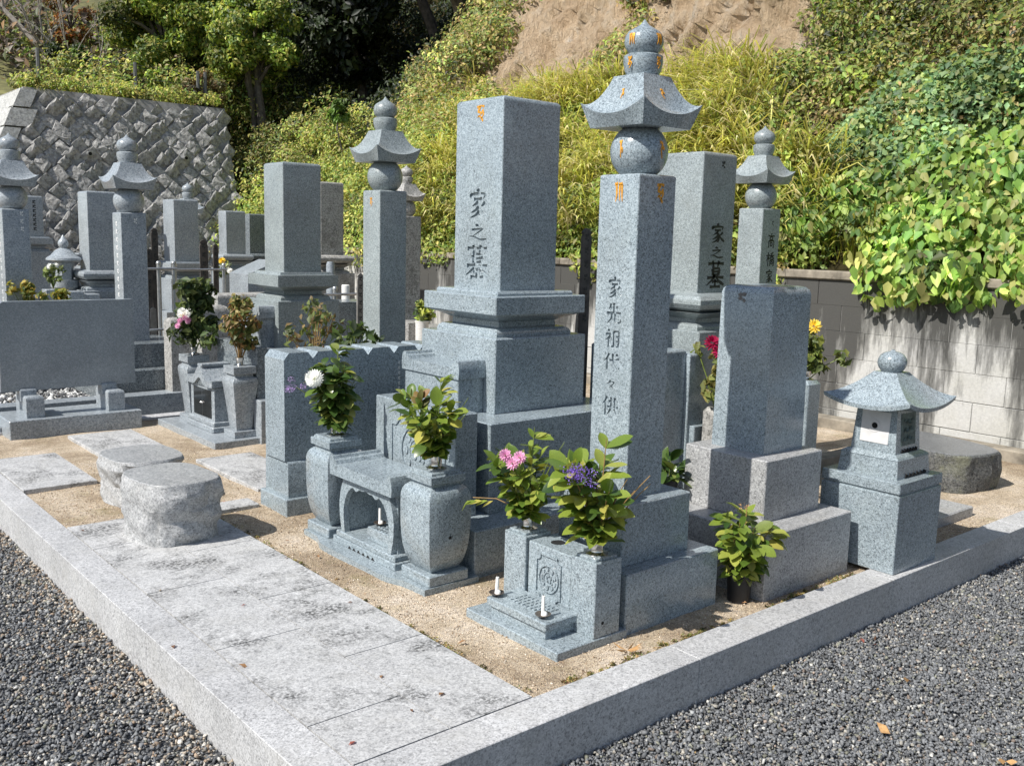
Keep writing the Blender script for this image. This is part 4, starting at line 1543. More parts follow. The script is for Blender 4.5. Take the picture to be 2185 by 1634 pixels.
LA, RA = math.pi * 1.02, -math.pi * 0.5 + 0.05
for ang, k1 in ((LA, 'seed_c'), (RA, 'seed_d')):
    glyphs_part(t, 'gold_letter', 'gold', [gold_on_round(k1, rglobe, ang, 1.600, 0.034, 0.06, 17)], th=0.0016)
    glyphs_part(t, 'gold_letter', 'gold', [gold_on_round('seed_b', lambda z: 0.0675, ang, 1.885, 0.03, 0.042, 18)], th=0.0016)
    glyphs_part(t, 'gold_letter', 'gold', [gold_on_round('seed_e', rjewel, ang, 1.962, 0.03, 0.04, 18)], th=0.0016)


def on_roof(side, su, sv):
    def place(u, v, d):
        zb = 1.765 + v * 0.95
        # slope surface half width at that height
        tt = ((zb - 1.715) / (1.847 - 1.715)) ** (1 / 1.7)
        h = 0.146 + (0.068 - 0.146) * tt
        if side == 'x':
            return (cx - h - d - 0.0012, cy + su / 2 - u, zb)
        return (cx - su / 2 + u, cy - h - d - 0.0012, zb)
    return place


glyphs_part(t, 'gold_letter', 'gold', [('seed_c', on_roof('x', 0.028, 0.036), 0.028, 0.036, 18)], th=0.002)
glyphs_part(t, 'gold_letter', 'gold', [('seed_d', on_roof('y', 0.028, 0.036), 0.028, 0.036, 18)], th=0.002)

# ---------------- near altar (in front of the tower)
single(MB().box(1.975, 2.296, 2.075, 2.545, -0.06, 0.012, 0.003), 'altar_slab', G, 'thin granite slab under the twin block vases, nearest the gravel corner', 'altar slab', (1.975, 2.075, -0.06))


def block_vase(x0, x1, y0, y1, lab):
    t = thing('block_vase', lab, 'stone vase', (x0, y0, 0.012), 'square block vases before the tall pillar')
    mb = MB().box(x0, x1, y0, y1, 0.011, 0.268, 0.003)
    mb.build('vase_body', G, t)
    MB().box(x0 + 0.012, x1 - 0.012, y0 + 0.012, y1 - 0.012, 0.267, 0.277, 0.002).build('rim', G, t)
    if y0 < 2.2:
        MB().tube([((x0 + x1) / 2 - 0.02, y0 + 0.001, 0.06), ((x0 + x1) / 2 - 0.02, y0 - 0.0008, 0.06)], 0.006, 10).build('drain_hole', 'void', t)
    return t


block_vase(2.14, 2.262, 2.080, 2.195, 'square granite vase block nearest the gravel corner, holding the purple flowered bouquet')
block_vase(2.14, 2.262, 2.426, 2.541, 'square granite vase block left of the round crest block, holding the pink flowered bouquet')
t = thing('crest_block', 'granite block with a round crest in a notched panel between the two square vases', 'incense stone', (2.13, 2.2, 0.012))
MB().box(2.150, 2.275, 2.203, 2.420, 0.011, 0.258, 0.003).build('block', G, t)


def crest(t, xf, yc, zc, w, h_, r_, mat=G, par=None):
    # notched frame: a thin raised border and a disc with relief
    nn = w * 0.16
    a, b = w / 2, h_ / 2
    outer = [(-a + nn, -b), (a - nn, -b), (a - nn, -b + nn * .5), (a - nn * .5, -b + nn), (a, -b + nn), (a, b - nn), (a - nn * .5, b - nn), (a - nn, b - nn * .5), (a - nn, b), (-a + nn, b),
             (-a + nn, b - nn * .5), (-a + nn * .5, b - nn), (-a, b - nn), (-a, -b + nn), (-a + nn * .5, -b + nn), (-a + nn, -b + nn * .5)]
    k = 0.93
    mb = MB()
    n = len(outer)
    vs = []
    for (s, d) in ((1, 0.0), (1, 0.006), (k, 0.006), (k, 0.0)):
        vs += [(xf - d, yc + u * s, zc + v * s) for u, v in outer]
    fs = []
    for i in range(3):
        for j in range(n):
            j2 = (j + 1) % n
            fs.append([i * n + j, i * n + j2, (i + 1) * n + j2, (i + 1) * n + j])
    mb.add(vs, fs)
    mb.build('panel_border', mat, t, 30)
    mb = MB()
    def ringx(ra, rb, d, m=36):
        vs, fs = [], []
        for (rad, dd) in ((ra, 0), (ra, d), (rb, d), (rb, 0)):
            vs += [(xf - dd, yc + rad * math.cos(2 * math.pi * q / m), zc + rad * math.sin(2 * math.pi * q / m)) for q in range(m)]
        for i in range(3):
            for j in range(m):
                j2 = (j + 1) % m
                fs.append([i * m + j, i * m + j2, (i + 1) * m + j2, (i + 1) * m + j])
        mb.add(vs, fs)
    ringx(r_, r_ * 0.88, 0.006)
    ringx(r_ * .5, r_ * .42, 0.004)
    for q in range(9):       # leaf lobes of the crest
        a_ = 2 * math.pi * q / 9
        pc = (yc + r_ * .66 * math.cos(a_), zc + r_ * .66 * math.sin(a_))
        lob = []
        for e in range(8):
            b_ = 2 * math.pi * e / 8
            lob.append((pc[0] + r_ * .17 * math.cos(b_) * 0.8, pc[1] + r_ * .17 * math.sin(b_)))
        mb.prism(lob, 'x', xf - 0.005, xf)
    for q in range(5):
        a_ = 2 * math.pi * q / 5 + .3
        mb.prism([(yc + r_ * .22 * math.cos(a_) + r_ * .1 * math.cos(b * math.pi / 3), zc + r_ * .22 * math.sin(a_) + r_ * .1 * math.sin(b * math.pi / 3)) for b in range(6)], 'x', xf - 0.005, xf)
    mb.build('crest', mat, t, 30)


crest(t, 2.150, 2.311, 0.150, 0.125, 0.165, 0.050)
MB().lathe(2.215, 2.34, [(0.026, 0.2575), (0.026, 0.2585), (0.002, 0.2587)], 16).build('water_hollow', 'void', t)
t = thing('incense_stand', 'low grooved incense block with two candle dishes on the nearest altar slab', 'incense stand', (2.0, 2.17, 0.012))
MB().box(2.012, 2.148, 2.172, 2.452, 0.011, 0.045, 0.002).build('lower_plinth', G, t)
MB().box(2.000, 2.148, 2.160, 2.464, 0.044, 0.074, 0.004).build('upper_plinth', G, t)
mb = MB()
for i in range(9):
    for j in range(4):
        y, x = 2.225 + i * 0.02, 2.045 + j * 0.02
        mb.box(x, x + 0.013, y, y + 0.013, 0.0735, 0.0775, 0)
mb.build('incense_grid', G, t)


def candle(x, y, z, h_, lab, grp=None, lean=0.0):
    t = thing('candle', lab, 'candle', (x, y, z), grp)
    MB().lathe(x, y, [(0.006, z), (0.008, z + .004), (0.024, z + 0.010), (0.027, z + 0.014), (0.025, z + 0.0145), (0.010, z + 0.008)], 20).build('dish', 'copper', t, 60)
    MB().tube([(x, y, z + 0.008), (x + lean * .5, y, z + 0.012 + h_ * .5), (x + lean, y, z + 0.012 + h_)], [0.0062, 0.006, 0.0057], 10).build('stick', 'wax', t, 50)
    MB().lathe(x + .002, y - 0.004, [(0.011, z + 0.010), (0.010, z + 0.018), (0.004, z + 0.023)], 10).build('melted_wax', 'wax', t, 60)
    MB().tube([(x + lean, y, z + 0.012 + h_), (x + lean, y, z + 0.018 + h_)], 0.001, 5).build('wick', 'void', t)


candle(2.03, 2.445, 0.0745, 0.055, 'white candle on a small dish at the left end of the nearest incense block', None, 0.003)
candle(2.03, 2.205, 0.0745, 0.062, 'white candle on a small dish at the right end of the nearest incense block')

# ---------------- main altar: slab, two carved vases, scroll table, crest stone
zs = 0.006
front = [(2.217, 2.780), (1.963, 2.780)]
for i in range(0, 25):
    s = i / 24
    y = 2.80 + s * (3.685 - 2.80)
    edge = sstep(np.array(s), 0.10, 0.24) * (1 - sstep(np.array(s), 0.76, 0.90))
    front.append((1.960 - 0.038 * float(edge), y))
front += [(1.963, 3.705), (2.217, 3.705)]
single(MB().prism(front, 'z', -0.06, zs), 'altar_slab', G, 'thin bow fronted granite slab under the two round shouldered vases', 'altar slab', (1.963, 2.78, -0.06))


def urn_vase(cx, cy, lab, hole=False):
    t = thing('urn_vase', lab, 'stone vase', (cx, cy, zs), 'round shouldered stone vases on the bow fronted slab')
    MB().box(cx - .0925, cx + .0925, cy - .0925, cy + .0925, zs - 0.001, zs + 0.042, 0.004).build('foot', G, t)
    pr = [(0.058, 0.047), (0.066, 0.058), (0.075, 0.076), (0.083, 0.100), (0.0895, 0.132), (0.0935, 0.17), (0.0955, 0.21), (0.0965, 0.26), (0.0965, 0.31), (0.0955, 0.332), (0.092, 0.350), (0.085, 0.364), (0.075, 0.373), (0.067, 0.378), (0.066, 0.3915)]
    MB().sq(cx, cy, pr, round_=0.03).build('vase_body', G, t, 28)
    MB().box(cx - .081, cx + .081, cy - .081, cy + .081, 0.390, 0.422, 0.003).build('lip', G, t)
    MB().sq(cx, cy, [(0.07, 0.4215), (0.068, 0.430), (0.062, 0.434)]).build('rim', G, t, 20)
    if hole:
        MB().tube([(cx + .0, cy - .0945, 0.185), (cx + .0, cy - .097, 0.185)], 0.006, 10).build('drain_hole', 'void', t)
    return t


urn_vase(2.078, 2.878, 'round shouldered stone vase right of the scroll ended incense table', True)
urn_vase(2.072, 3.612, 'round shouldered stone vase left of the scroll ended incense table, before the dark panels')

t = thing('incense_table', 'scroll ended stone incense table with a scalloped arch opening between the round shouldered vases', 'incense table', (1.98, 3.25, zs))
MB().box(1.985, 2.19, 3.015, 3.488, zs - 0.001, 0.034, 0.003).build('foot_plinth', G, t)
MB().box(1.992, 2.19, 3.028, 3.475, 0.0335, 0.058, 0.004).build('upper_plinth', G, t)
mb = MB()
for i in range(6):
    y = 3.16 + i * 0.036
    mb.prism([(y, 0.0065), (y + 0.026, 0.0065), (y + 0.013, 0.019)], 'x', 1.9842, 1.99)
mb.build('foot_notches', 'void', t, 0)
# arch panel: outer outline bulging, inner scalloped opening
yc, hw = 3.25, 0.20
outer = [(yc - hw + .012, .057), (yc - hw - .004, .12), (yc - hw - .008, .18), (yc - hw + .004, .24), (yc - hw + .03, .298), (yc + hw - .03, .298), (yc + hw - .004, .24), (yc + hw + .008, .18), (yc + hw + .004, .12), (yc + hw - .012, .057)]
iw = hw - 0.028
half = [(iw - .008, .057), (iw + .0, .11), (iw + .002, .165), (iw - .012, .205), (iw - .03, .235), (iw - .055, .258), (iw - .075, .266), (iw - .085, .258), (iw - .10, .252), (iw - .115, .262), (iw - .130, .268), (iw - .145, .262), (iw - .158, .27)]
inner = [(yc - u, v) for u, v in half] + [(yc + u, v) for u, v in half[::-1]]
ring = [outer[0]] + [outer[i] for i in range(1, len(outer))]
# build as strips: sample both outlines with the same count
def resample(pl_, n):
    P = [Vector((a, b)) for a, b in pl_]
    d = [0]
    for i in range(1, len(P)):
        d.append(d[-1] + (P[i] - P[i - 1]).length)
    out = []
    for k in range(n):
        s = d[-1] * k / (n - 1)
        i = max(0, min(len(P) - 2, next((j for j in range(len(d)) if d[j] > s), len(d) - 1) - 1))
        tt = (s - d[i]) / max(1e-9, d[i + 1] - d[i])
        q_ = P[i].lerp(P[i + 1], min(1, max(0, tt)))
        out.append((q_.x, q_.y))
    return out
nn = 48
O, I_ = resample(outer, nn), resample(inner, nn)
vs = [(1.998, a, b) for a, b in O] + [(1.998, a, b) for a, b in I_] + [(2.022, a, b) for a, b in O] + [(2.022, a, b) for a, b in I_]
fs = []
for k in range(nn - 1):
    fs += [[k, k + 1, nn + k + 1, nn + k], [2 * nn + k, 3 * nn + k, 3 * nn + k + 1, 2 * nn + k + 1], [k, 2 * nn + k, 2 * nn + k + 1, k + 1], [nn + k, nn + k + 1, 3 * nn + k + 1, 3 * nn + k]]
fs += [[0, nn, 3 * nn, 2 * nn], [nn - 1, 2 * nn + nn - 1, 4 * nn - 1, 2 * nn - 1]]
MB().add(vs, fs).build('arch_panel', G, t, 35)
MB().box(2.022, 2.19, 3.048, 3.07, 0.057, 0.298, 0).build('side_panel', G, t)
MB().box(2.022, 2.19, 3.43, 3.452, 0.057, 0.298, 0).build('side_panel', G, t)
MB().box(2.165, 2.189, 3.07, 3.43, 0.057, 0.298, 0).build('back_panel', G, t)
MB().box(1.982, 2.195, 3.032, 3.468, 0.297, 0.312, 0.003).build('under_moulding', G, t)
b = scroll_table(t, 1.970, 2.2, 3.018, 3.482, 0.311, 0.352)
b.name = 'top_block'
# incense tray and candle inside
t2 = thing('incense_tray', 'grooved stone tray inside the arch of the scroll ended table', 'incense tray', (2.04, 3.24, 0.058))
MB().box(2.028, 2.15, 3.085, 3.285, 0.0575, 0.112, 0.003).build('tray', G, t2)
mb = MB()
for i in range(8):
    for j in range(4):
        y, x = 3.095 + i * 0.021, 2.035 + j * 0.026
        mb.box(x, x + 0.016, y, y + 0.013, 0.1118, 0.1155, 0)
mb.build('incense_grid', G, t2)
candle(2.075, 3.262, 0.1125, 0.062, 'white candle standing inside the arch of the scroll ended table')
t = thing('crest_stone', 'upright stone with a large round crest behind the scroll ended table', 'crest stone', (2.3, 3.25, 0.17))
MB().box(2.25, 2.36, 2.985, 3.515, 0.174, 0.600, 0.004).build('slab', G, t)
crest(t, 2.25, 3.25, 0.40, 0.40, 0.33, 0.125)

# ---------------- row of notched panels
t = thing('panel_monument', 'long monument of five joined notched panels, dark side to the camera, behind the left vase', 'monument', (2.03, 3.98, -0.05))
MB().box(2.019, 3.10, 3.979, 4.252, -0.06, 0.064, 0.004).build('lower_base', G, t)
prof = [(4.000, 0.063), (4.232, 0.063), (4.232, 0.225), (4.225, 0.236), (4.212, 0.241), (4.02, 0.241), (4.007, 0.236), (4.000, 0.225)]
MB().prism(prof, 'x', 2.040, 3.08).build('upper_base', G, t, 40)
for k in range(6):
    x0 = 2.030 + 0.150 * k
    x1 = x0 + 0.149
    c_ = 0.026
    poly = [(x0, 0.240), (x1, 0.240), (x1, 0.715), (x1 - c_, 0.747), (x0 + c_, 0.747), (x0, 0.715)]
    MB().prism(poly, 'y', 4.012 + 0.0008 * (k % 2), 4.207).build('panel', G, t, 20)
yf = 4.012
glyphs_part(t, 'gold_letter', 'gold', [('seed_a', on_my(yf, 2.705, 0.672, 0.04), 0.04, 0.045, 16)], th=0.003)
items = []
for k in range(9):
    items.append(('mark', on_my(yf, 2.66 + 0.0 * k, 0.655 - k * 0.026, 0.02), 0.02, 0.022, 16))
    items.append(('mark', on_my(yf, 2.70 + 0.0 * k, 0.575 - k * 0.026, 0.02), 0.02, 0.022, 16))
glyphs_part(t, 'white_lettering', 'white_ink', items, th=0.003)

# ---------------- pale gravestone at the right
t = thing('gravestone', 'short pale gravestone with rounded top on two wide pale blocks, right of the tall pillar', 'gravestone', (3.23, 2.3, -0.05))
stack(t, [('lower_base', 2.941, 3.518, 1.989, 2.57, -0.05, 0.236), ('upper_base', 3.063, 3.444, 2.097, 2.493, 0.236, 0.480)], 'granite_pale')
mb = MB().sq(3.277, 2.298, [(0.1315, 0.4795), (0.1265, 1.105), (0.122, 1.122), (0.110, 1.133), (0.095, 1.137)], ratio=0.97)
sp = mb.build('shaft', 'granite', t, 40)
glyphs_part(t, 'carved_mark', 'engraved', [('mark', on_mx(3.150, 2.32, 1.065, 0.07), 0.07, 0.05, 22)], th=0.001)

# ---------------- lantern-shaped incense house
t = thing('stone_lantern', 'square stone lantern with upturned roof, ball finial and white window on the kerb', 'stone lantern', (3.745, 1.995, 0.0))
MB().box(3.570, 3.920, 1.821, 2.170, 0.0, 0.322, 0.003).build('pedestal', G, t)
MB().box(3.578, 3.912, 1.829, 2.162, 0.3215, 0.331, 0).build('pedestal_groove', G, t)
MB().box(3.570, 3.920, 1.821, 2.170, 0.330, 0.375, 0.003).build('pedestal_cap', G, t)
c_x, c_y = 3.748, 1.993
MB().sq(c_x, c_y, [(0.133, 0.3745), (0.125, 0.452)]).build('stand', G, t)
MB().sq(c_x, c_y, [(0.128, 0.4515), (0.122, 0.460), (0.105, 0.470)]).build('stand_step', G, t, 20)
MB().sq(c_x, c_y, [(0.099, 0.4695), (0.087, 0.655)]).build('house', G, t)


def hf(z):
    return 0.099 + (0.087 - 0.099) * (z - 0.47) / 0.185


def house_quad(side, u0, u1, z0, z1, d):
    vs = []
    for (u, z) in ((u0, z0), (u1, z0), (u1, z1), (u0, z1)):
        h = hf(z)
        vs.append((c_x - h - d, c_y - u, z) if side == 'x' else (c_x + u, c_y - h - d, z))
    vs += [(v[0] + (d + .004 if side == 'x' else 0), v[1] + (0 if side == 'x' else d + .004), v[2]) for v in vs[:4]]
    return MB().add(vs, [[0, 1, 2, 3], [4, 7, 6, 5], [0, 4, 5, 1], [1, 5, 6, 2], [2, 6, 7, 3], [3, 7, 4, 0]])


w = house_quad('x', -0.062, 0.062, 0.505, 0.635, 0.0025).build('window', 'white_panel', t)
def hx_c(z, d):
    return c_x - hf(z) - d
mb = MB()
vs = []
m_ = 24
for (rad, d) in ((0.026, 0.002), (0.026, 0.0055), (0.018, 0.0055), (0.017, 0.003)):
    vs += [(hx_c(0.573, d), c_y + 0.004 + rad * math.cos(2 * math.pi * k / m_), 0.573 + rad * math.sin(2 * math.pi * k / m_)) for k in range(m_)]
fs = [[i * m_ + k, i * m_ + (k + 1) % m_, (i + 1) * m_ + (k + 1) % m_, (i + 1) * m_ + k] for i in range(3) for k in range(m_)]
mb.add(vs, fs)
mb.build('window_ring', 'white_panel', w, 40)
MB().tube([(hx_c(.573, .0032), c_y + .002, .575), (hx_c(.573, .0036), c_y + .002, .575)], 0.0125, 18).build('window_hole', 'void', w)
rp = house_quad('y', -0.058, 0.058, 0.50, 0.632, 0.0015).build('relief_panel', 'green_relief', t)
mb = MB()
for k, (u, z, r_) in enumerate(((-.03, .52, .016), (.0, .525, .018), (.03, .52, .016), (-.02, .556, .02), (.018, .56, .02), (0, .59, .02), (-.03, .6, .012), (.03, .6, .012))):
    for e in range(5):
        a_ = math.pi * (0.1 + 0.2 * e)
        ca, sa = math.cos(a_), math.sin(a_)
        h = hf(z)
        mb.add([(c_x + u, c_y - h - .002, z), (c_x + u + r_ * (ca * .7 - sa * .25), c_y - h - .007, z + r_ * (sa * .7 + ca * .25)), (c_x + u + r_ * ca, c_y - h - .003, z + r_ * sa), (c_x + u + r_ * (ca * .7 + sa * .25), c_y - h - .007, z + r_ * (sa * .7 - ca * .25))],
               [[0, 1, 2, 3]])
mb.build('lotus_relief', 'green_relief', rp, 0)
for (hh, z) in ((0.135, 0.382), (0.101, 0.476)):
    mb = MB()
    for i in range(6):
        x = c_x - hh * 0.55 + i * hh * 0.22
        mb.prism([(x, z - .004), (x + hh * 0.18, z - .004), (x + hh * 0.18, z + 0.006), (x + hh * .06, z + 0.012)], 'y', c_y - hh - 0.0012, c_y - hh + 0.004)
    mb.build('scallop_carving', 'void', t, 0)
roof_mb(MB(), c_x, c_y, 0.092, 0.190, 0.050, 0.650, 0.668, 0.700, 0.792, 12, 10, 1.35, under=0.016).build('roof', G, t, 35)
pr = [(0.036, 0.789), (0.042, 0.793)] + sphere_prof(0.058, 0.792, 0.868, 12, 0.66)[1:-1] + [(0.03, 0.872), (0.012, 0.876), (0.003, 0.884)]
MB().lathe(c_x, c_y, pr, 32).build('ball_finial', G, t, 60)


# ---------------- stools
def stool(cx, cy, a, b, z0, z1, rotz, lab, nm, side_m, top_m, jag=0.016, group=None, taper=0.06, seed=0, flute=0):
    n, rows = 90, 22
    vs, fs, ms = [], [], []
    rs_ = random.Random(seed)
    NA, NR = 15, 5
    LAT = [[rs_.uniform(-1, 1) for j in range(NR + 2)] for i in range(NA)]
    def facet(th, t_):
        u, w = (th / (2 * math.pi)) % 1 * NA, t_ * NR
        i, j = int(u) % NA, int(w)
        a_, b_ = u - int(u), w - j
        i2 = (i + 1) % NA
        if a_ + b_ < 1:
            return LAT[i][j] * (1 - a_ - b_) + LAT[i2][j] * a_ + LAT[i][j + 1] * b_
        return LAT[i2][j + 1] * (a_ + b_ - 1) + LAT[i][j + 1] * (1 - a_) + LAT[i2][j] * (1 - b_)
    def rim(k, s):
        th = 2 * math.pi * k / n
        c_, s_ = math.cos(th), math.sin(th)
        e = 0.62
        x = a * abs(c_) ** e * (1 if c_ >= 0 else -1)
        y = b * abs(s_) ** e * (1 if s_ >= 0 else -1)
        return x * s, y * s
    for i in range(rows + 1):
        t_ = i / rows
        s = 1 - taper * (1 - t_) ** 2 - (0.02 if t_ > 0.97 else 0)
        for k in range(n):
            x, y = rim(k, s)
            z = z0 + (z1 - z0) * t_
            amp = jag * min(1, 0.2 + (rows - i) / 3)
            d = mnoise.noise(Vector((x * 6 + seed, y * 6, z * 5))) * 1.3 + mnoise.noise(Vector((x * 15 + seed, y * 15, z * 13))) * 0.4 + mnoise.noise(Vector((x * 40, y * 40 + seed, z * 40))) * 0.16
            if not flute:
                d = facet(2 * math.pi * k / n, t_) * 0.75 + mnoise.noise(Vector((x * 17 + seed, y * 17, z * 17))) * 0.3 + mnoise.noise(Vector((x * 48, y * 48 + seed, z * 48))) * 0.14
            if flute:
                d = d * 0.5 + 0.7 * mnoise.noise(Vector((math.atan2(y, x) * flute, seed, z * 1.5)))
            r_ = math.hypot(x, y)
            q = 1 + amp * d / r_
            x, y = x * q, y * q
            X_ = cx + x * math.cos(rotz) - y * math.sin(rotz)
            Y_ = cy + x * math.sin(rotz) + y * math.cos(rotz)
            vs.append((X_, Y_, z))
    for i in range(rows):
        for k in range(n):
            k2 = (k + 1) % n
            fs.append([i * n + k, i * n + k2, (i + 1) * n + k2, (i + 1) * n + k])
            ms.append(0)
    fs.append([rows * n + k for k in range(n)])
    ms.append(1)
    t = thing(nm, lab, 'stone stool', (cx, cy, z0), group)
    mb = MB()
    mb.v, mb.f, mb.m = vs, fs[:-1], ms[:-1]
    mb.build('rough_body', side_m, t, 24)
    top = [vs[rows * n + k] for k in range(n)]
    mb = MB()
    v2 = top + [((p[0] - cx) * .985 + cx, (p[1] - cy) * .985 + cy, z1 + 0.003) for p in top]
    f2 = [[k, (k + 1) % n, n + (k + 1) % n, n + k] for k in range(n)] + [[n + k for k in range(n)]]
    mb.add(v2, f2)
    mb.build('seat', top_m, t, 24)
    return t


ST = 'split granite stools on the left paving'
stool(1.49, 4.0, 0.165, 0.208, -0.002, 0.258, R(6), 'near rough granite stool with a flat grey top on the left paving', 'stone_stool', 'granite_rough', 'granite_top', 0.03, ST, 0.03, 3)
stool(1.60, 4.68, 0.172, 0.20, -0.02, 0.205, R(4), 'further rough granite stool, half hidden behind the near one', 'stone_stool', 'granite_rough', 'granite_top', 0.026, ST, 0.12, 17)
stool(5.40, 2.60, 0.235, 0.37, -0.02, 0.19, R(-14), 'dark weathered round topped stone stool at the right edge by the block wall', 'stone_stool', 'granite_dark_rough', 'granite_dark_top', 0.028, None, 0.02, 31, flute=5)

# ---------------- dark tablet
t = thing('tablet_monument', 'wide dark granite tablet raised on two feet at the left edge', 'monument', (1.8, 6.55, -0.05))
MB().box(1.05, 1.40, 6.62, 7.15, -0.06, 0.03, 0.004).build('step', 'granite_far', t)
MB().box(1.401, 2.205, 6.412, 6.80, -0.06, 0.100, 0.004).build('base', 'granite_far', t)
for xa in (1.512, 2.008):
    b = MB().box(xa, xa + 0.108, 6.465, 6.72, 0.099, 0.235, 0.003, top=0.02).build('foot', 'granite_far', t)
    MB().box(xa - 0.012, xa + 0.085, 6.545, 6.66, 0.2, 0.275, 0.003, top=0.015).build('clamp', 'granite_far', b)
poly = [(1.395, 0.262), (2.222, 0.262), (2.222, 0.825), (1.428, 0.825), (1.405, 0.805)]
MB().prism(poly, 'y', 6.565, 6.635).build('tablet', 'tablet_stone', t)

# ---------------- left altar group in front of the next gravestone
single(MB().box(2.319, 2.61, 5.494, 6.435, -0.06, 0.024, 0.003), 'altar_slab', 'granite_far', 'grey slab under the two tapering vases, beside the dark tablet', 'altar slab', (2.319, 5.494, -0.06))


def taper_vase(cx, cy, lab):
    t = thing('tapered_vase', lab, 'stone vase', (cx, cy, 0.024), 'tapering stone vases beside the dark tablet')
    MB().box(cx - .078, cx + .078, cy - .078, cy + .078, 0.023, 0.066, 0.003).build('foot', 'granite_far', t)
    MB().sq(cx, cy, [(0.052, 0.065), (0.058, 0.14), (0.068, 0.24), (0.080, 0.34), (0.083, 0.365), (0.082, 0.382), (0.075, 0.395), (0.062, 0.402), (0.060, 0.422)], round_=0.06).build('vase_body', 'granite_far', t, 28)
    MB().box(cx - .076, cx + .076, cy - .076, cy + .076, 0.420, 0.468, 0.003).build('lip', 'granite_far', t)


taper_vase(2.545, 5.622, 'tapering stone vase right of the glass doored incense house')
taper_vase(2.520, 6.285, 'tapering stone vase left of the glass doored incense house')
t = thing('incense_house', 'small stone incense house with two dark glass doors and a wavy gable', 'incense house', (2.45, 5.97, 0.024))
MB().box(2.420, 2.60, 5.762, 6.195, 0.023, 0.06, 0.006).build('foot_plinth', 'granite_far', t)
MB().box(2.432, 2.60, 5.778, 6.180, 0.059, 0.09, 0.006).build('upper_plinth', 'granite_far', t)
MB().box(2.448, 2.59, 5.79, 6.165, 0.0895, 0.305, 0).build('body', 'granite_far', t)
for (y0, y1) in ((5.838, 5.974), (5.980, 6.116)):
    d = MB().box(2.4435, 2.4485, y0, y1, 0.105, 0.285, 0.001).build('glass_door', 'glass_dark', t)
    yk = y1 - 0.008 if y0 < 5.9 else y0 + 0.008
    MB().lathe(2.441, yk, [(0.004, 0.185), (0.009, 0.19), (0.009, 0.196), (0.004, 0.201)], 10).build('knob', 'steel', d, 60)
MB().box(2.4435, 2.4475, 5.974, 5.980, 0.105, 0.285, 0).build('door_frame', 'steel', t)
yy = np.linspace(-1, 1, 25)
up = [(5.978 + 0.205 * s, 0.335 + 0.095 * math.exp(-(s / 0.36) ** 2) + 0.018 * abs(s) ** 3) for s in yy]
lo = [(5.978 + 0.205 * s, 0.302 + 0.055 * math.exp(-(s / 0.30) ** 2) + 0.012 * abs(s) ** 3) for s in yy]
n_ = len(up)
vs = [(2.425, a, b) for a, b in up] + [(2.425, a, b) for a, b in lo] + [(2.60, a, b) for a, b in up] + [(2.60, a, b) for a, b in lo]
fs = []
for k in range(n_ - 1):
    fs += [[k, k + 1, n_ + k + 1, n_ + k], [2 * n_ + k, 3 * n_ + k, 3 * n_ + k + 1, 2 * n_ + k + 1], [k, 2 * n_ + k, 2 * n_ + k + 1, k + 1], [n_ + k, n_ + k + 1, 3 * n_ + k + 1, 3 * n_ + k]]
fs += [[0, n_, 3 * n_, 2 * n_], [n_ - 1, 3 * n_ - 1, 4 * n_ - 1, 2 * n_ - 1]]
MB().add(vs, fs).build('gable_roof', 'granite_far', t, 40)
MB().box(2.44, 2.6, 5.79, 6.165, 0.304, 0.345, 0).build('gable_fill', 'granite_dark', t)
MB().box(2.43, 2.62, 5.945, 6.012, 0.425, 0.445, 0.004).build('ridge', 'granite_far', t)


# ---------------- gravestones further back
def gravestone(lab, x, y, w, zb, zt, mat='granite_far', wy=None, round_ledge=False, tiers=2, ground=0.0, table=False, grp=None, top=0.02):
    """x, y: near corner of the shaft (least x, least y)"""
    wy = wy or w
    cx, cy = x + w / 2, y + wy / 2
    t = thing('gravestone', lab, 'gravestone', (cx, cy, ground), grp)
    s_ = MB().box(x, x + w, y, y + wy, zb - 0.002, zt, 0.003, top=top).build('shaft', mat, t)
    H = w / 2
    hl = H * 1.6
    rt = wy / w
    if round_ledge:
        a = 0.11 * (w / 0.3)
        MB().sq(cx, cy, [(H * 1.12, zb), (H * 1.2, zb - .005), (hl * .93, zb - a * .12), (hl, zb - a * .32), (hl, zb - a * .55), (hl * .93, zb - a * .78), (hl * .78, zb - a * .95), (hl * .66, zb - a)][::-1], ratio=rt).build('ledge', mat, t, 20)
        zl = zb - a
    else:
        MB().sq(cx, cy, [(hl, zb - .1 * w / .3), (hl, zb - .018), (hl * .86, zb - .016), (hl * .84, zb)], ratio=rt).build('ledge', mat, t, 20)
        zl = zb - .1 * w / .3
    zw = zl - 0.1 * w / .3
    h = hl
    HH = zl - zw
    MB().sq(cx, cy, [(h * 0.83, zw - 0.001), (h * 0.82, zw + HH * .2), (h * 0.76, zw + HH * .32), (h * 0.64, zw + HH * .4), (h * 0.64, zw + HH * .62), (h * 0.8, zw + HH * .84), (h * 0.92, zl + .001)], ratio=rt).build('waist', mat, t, 22)
    zc = zw
    hh = hl * 1.03
    left = zc - ground
    fr = {1: [1.0], 2: [0.55, 0.45], 3: [0.4, 0.36, 0.24]}[tiers]
    for k in range(tiers):
        z0 = zc - left * fr[k]
        MB().box(cx - hh, cx + hh, cy - hh * rt, cy + hh * rt, z0 - 0.002, zc, 0.004).build(('upper_base', 'middle_base', 'lower_base')[k], mat, t)
        zc = z0
        hh *= 1.45
    return t


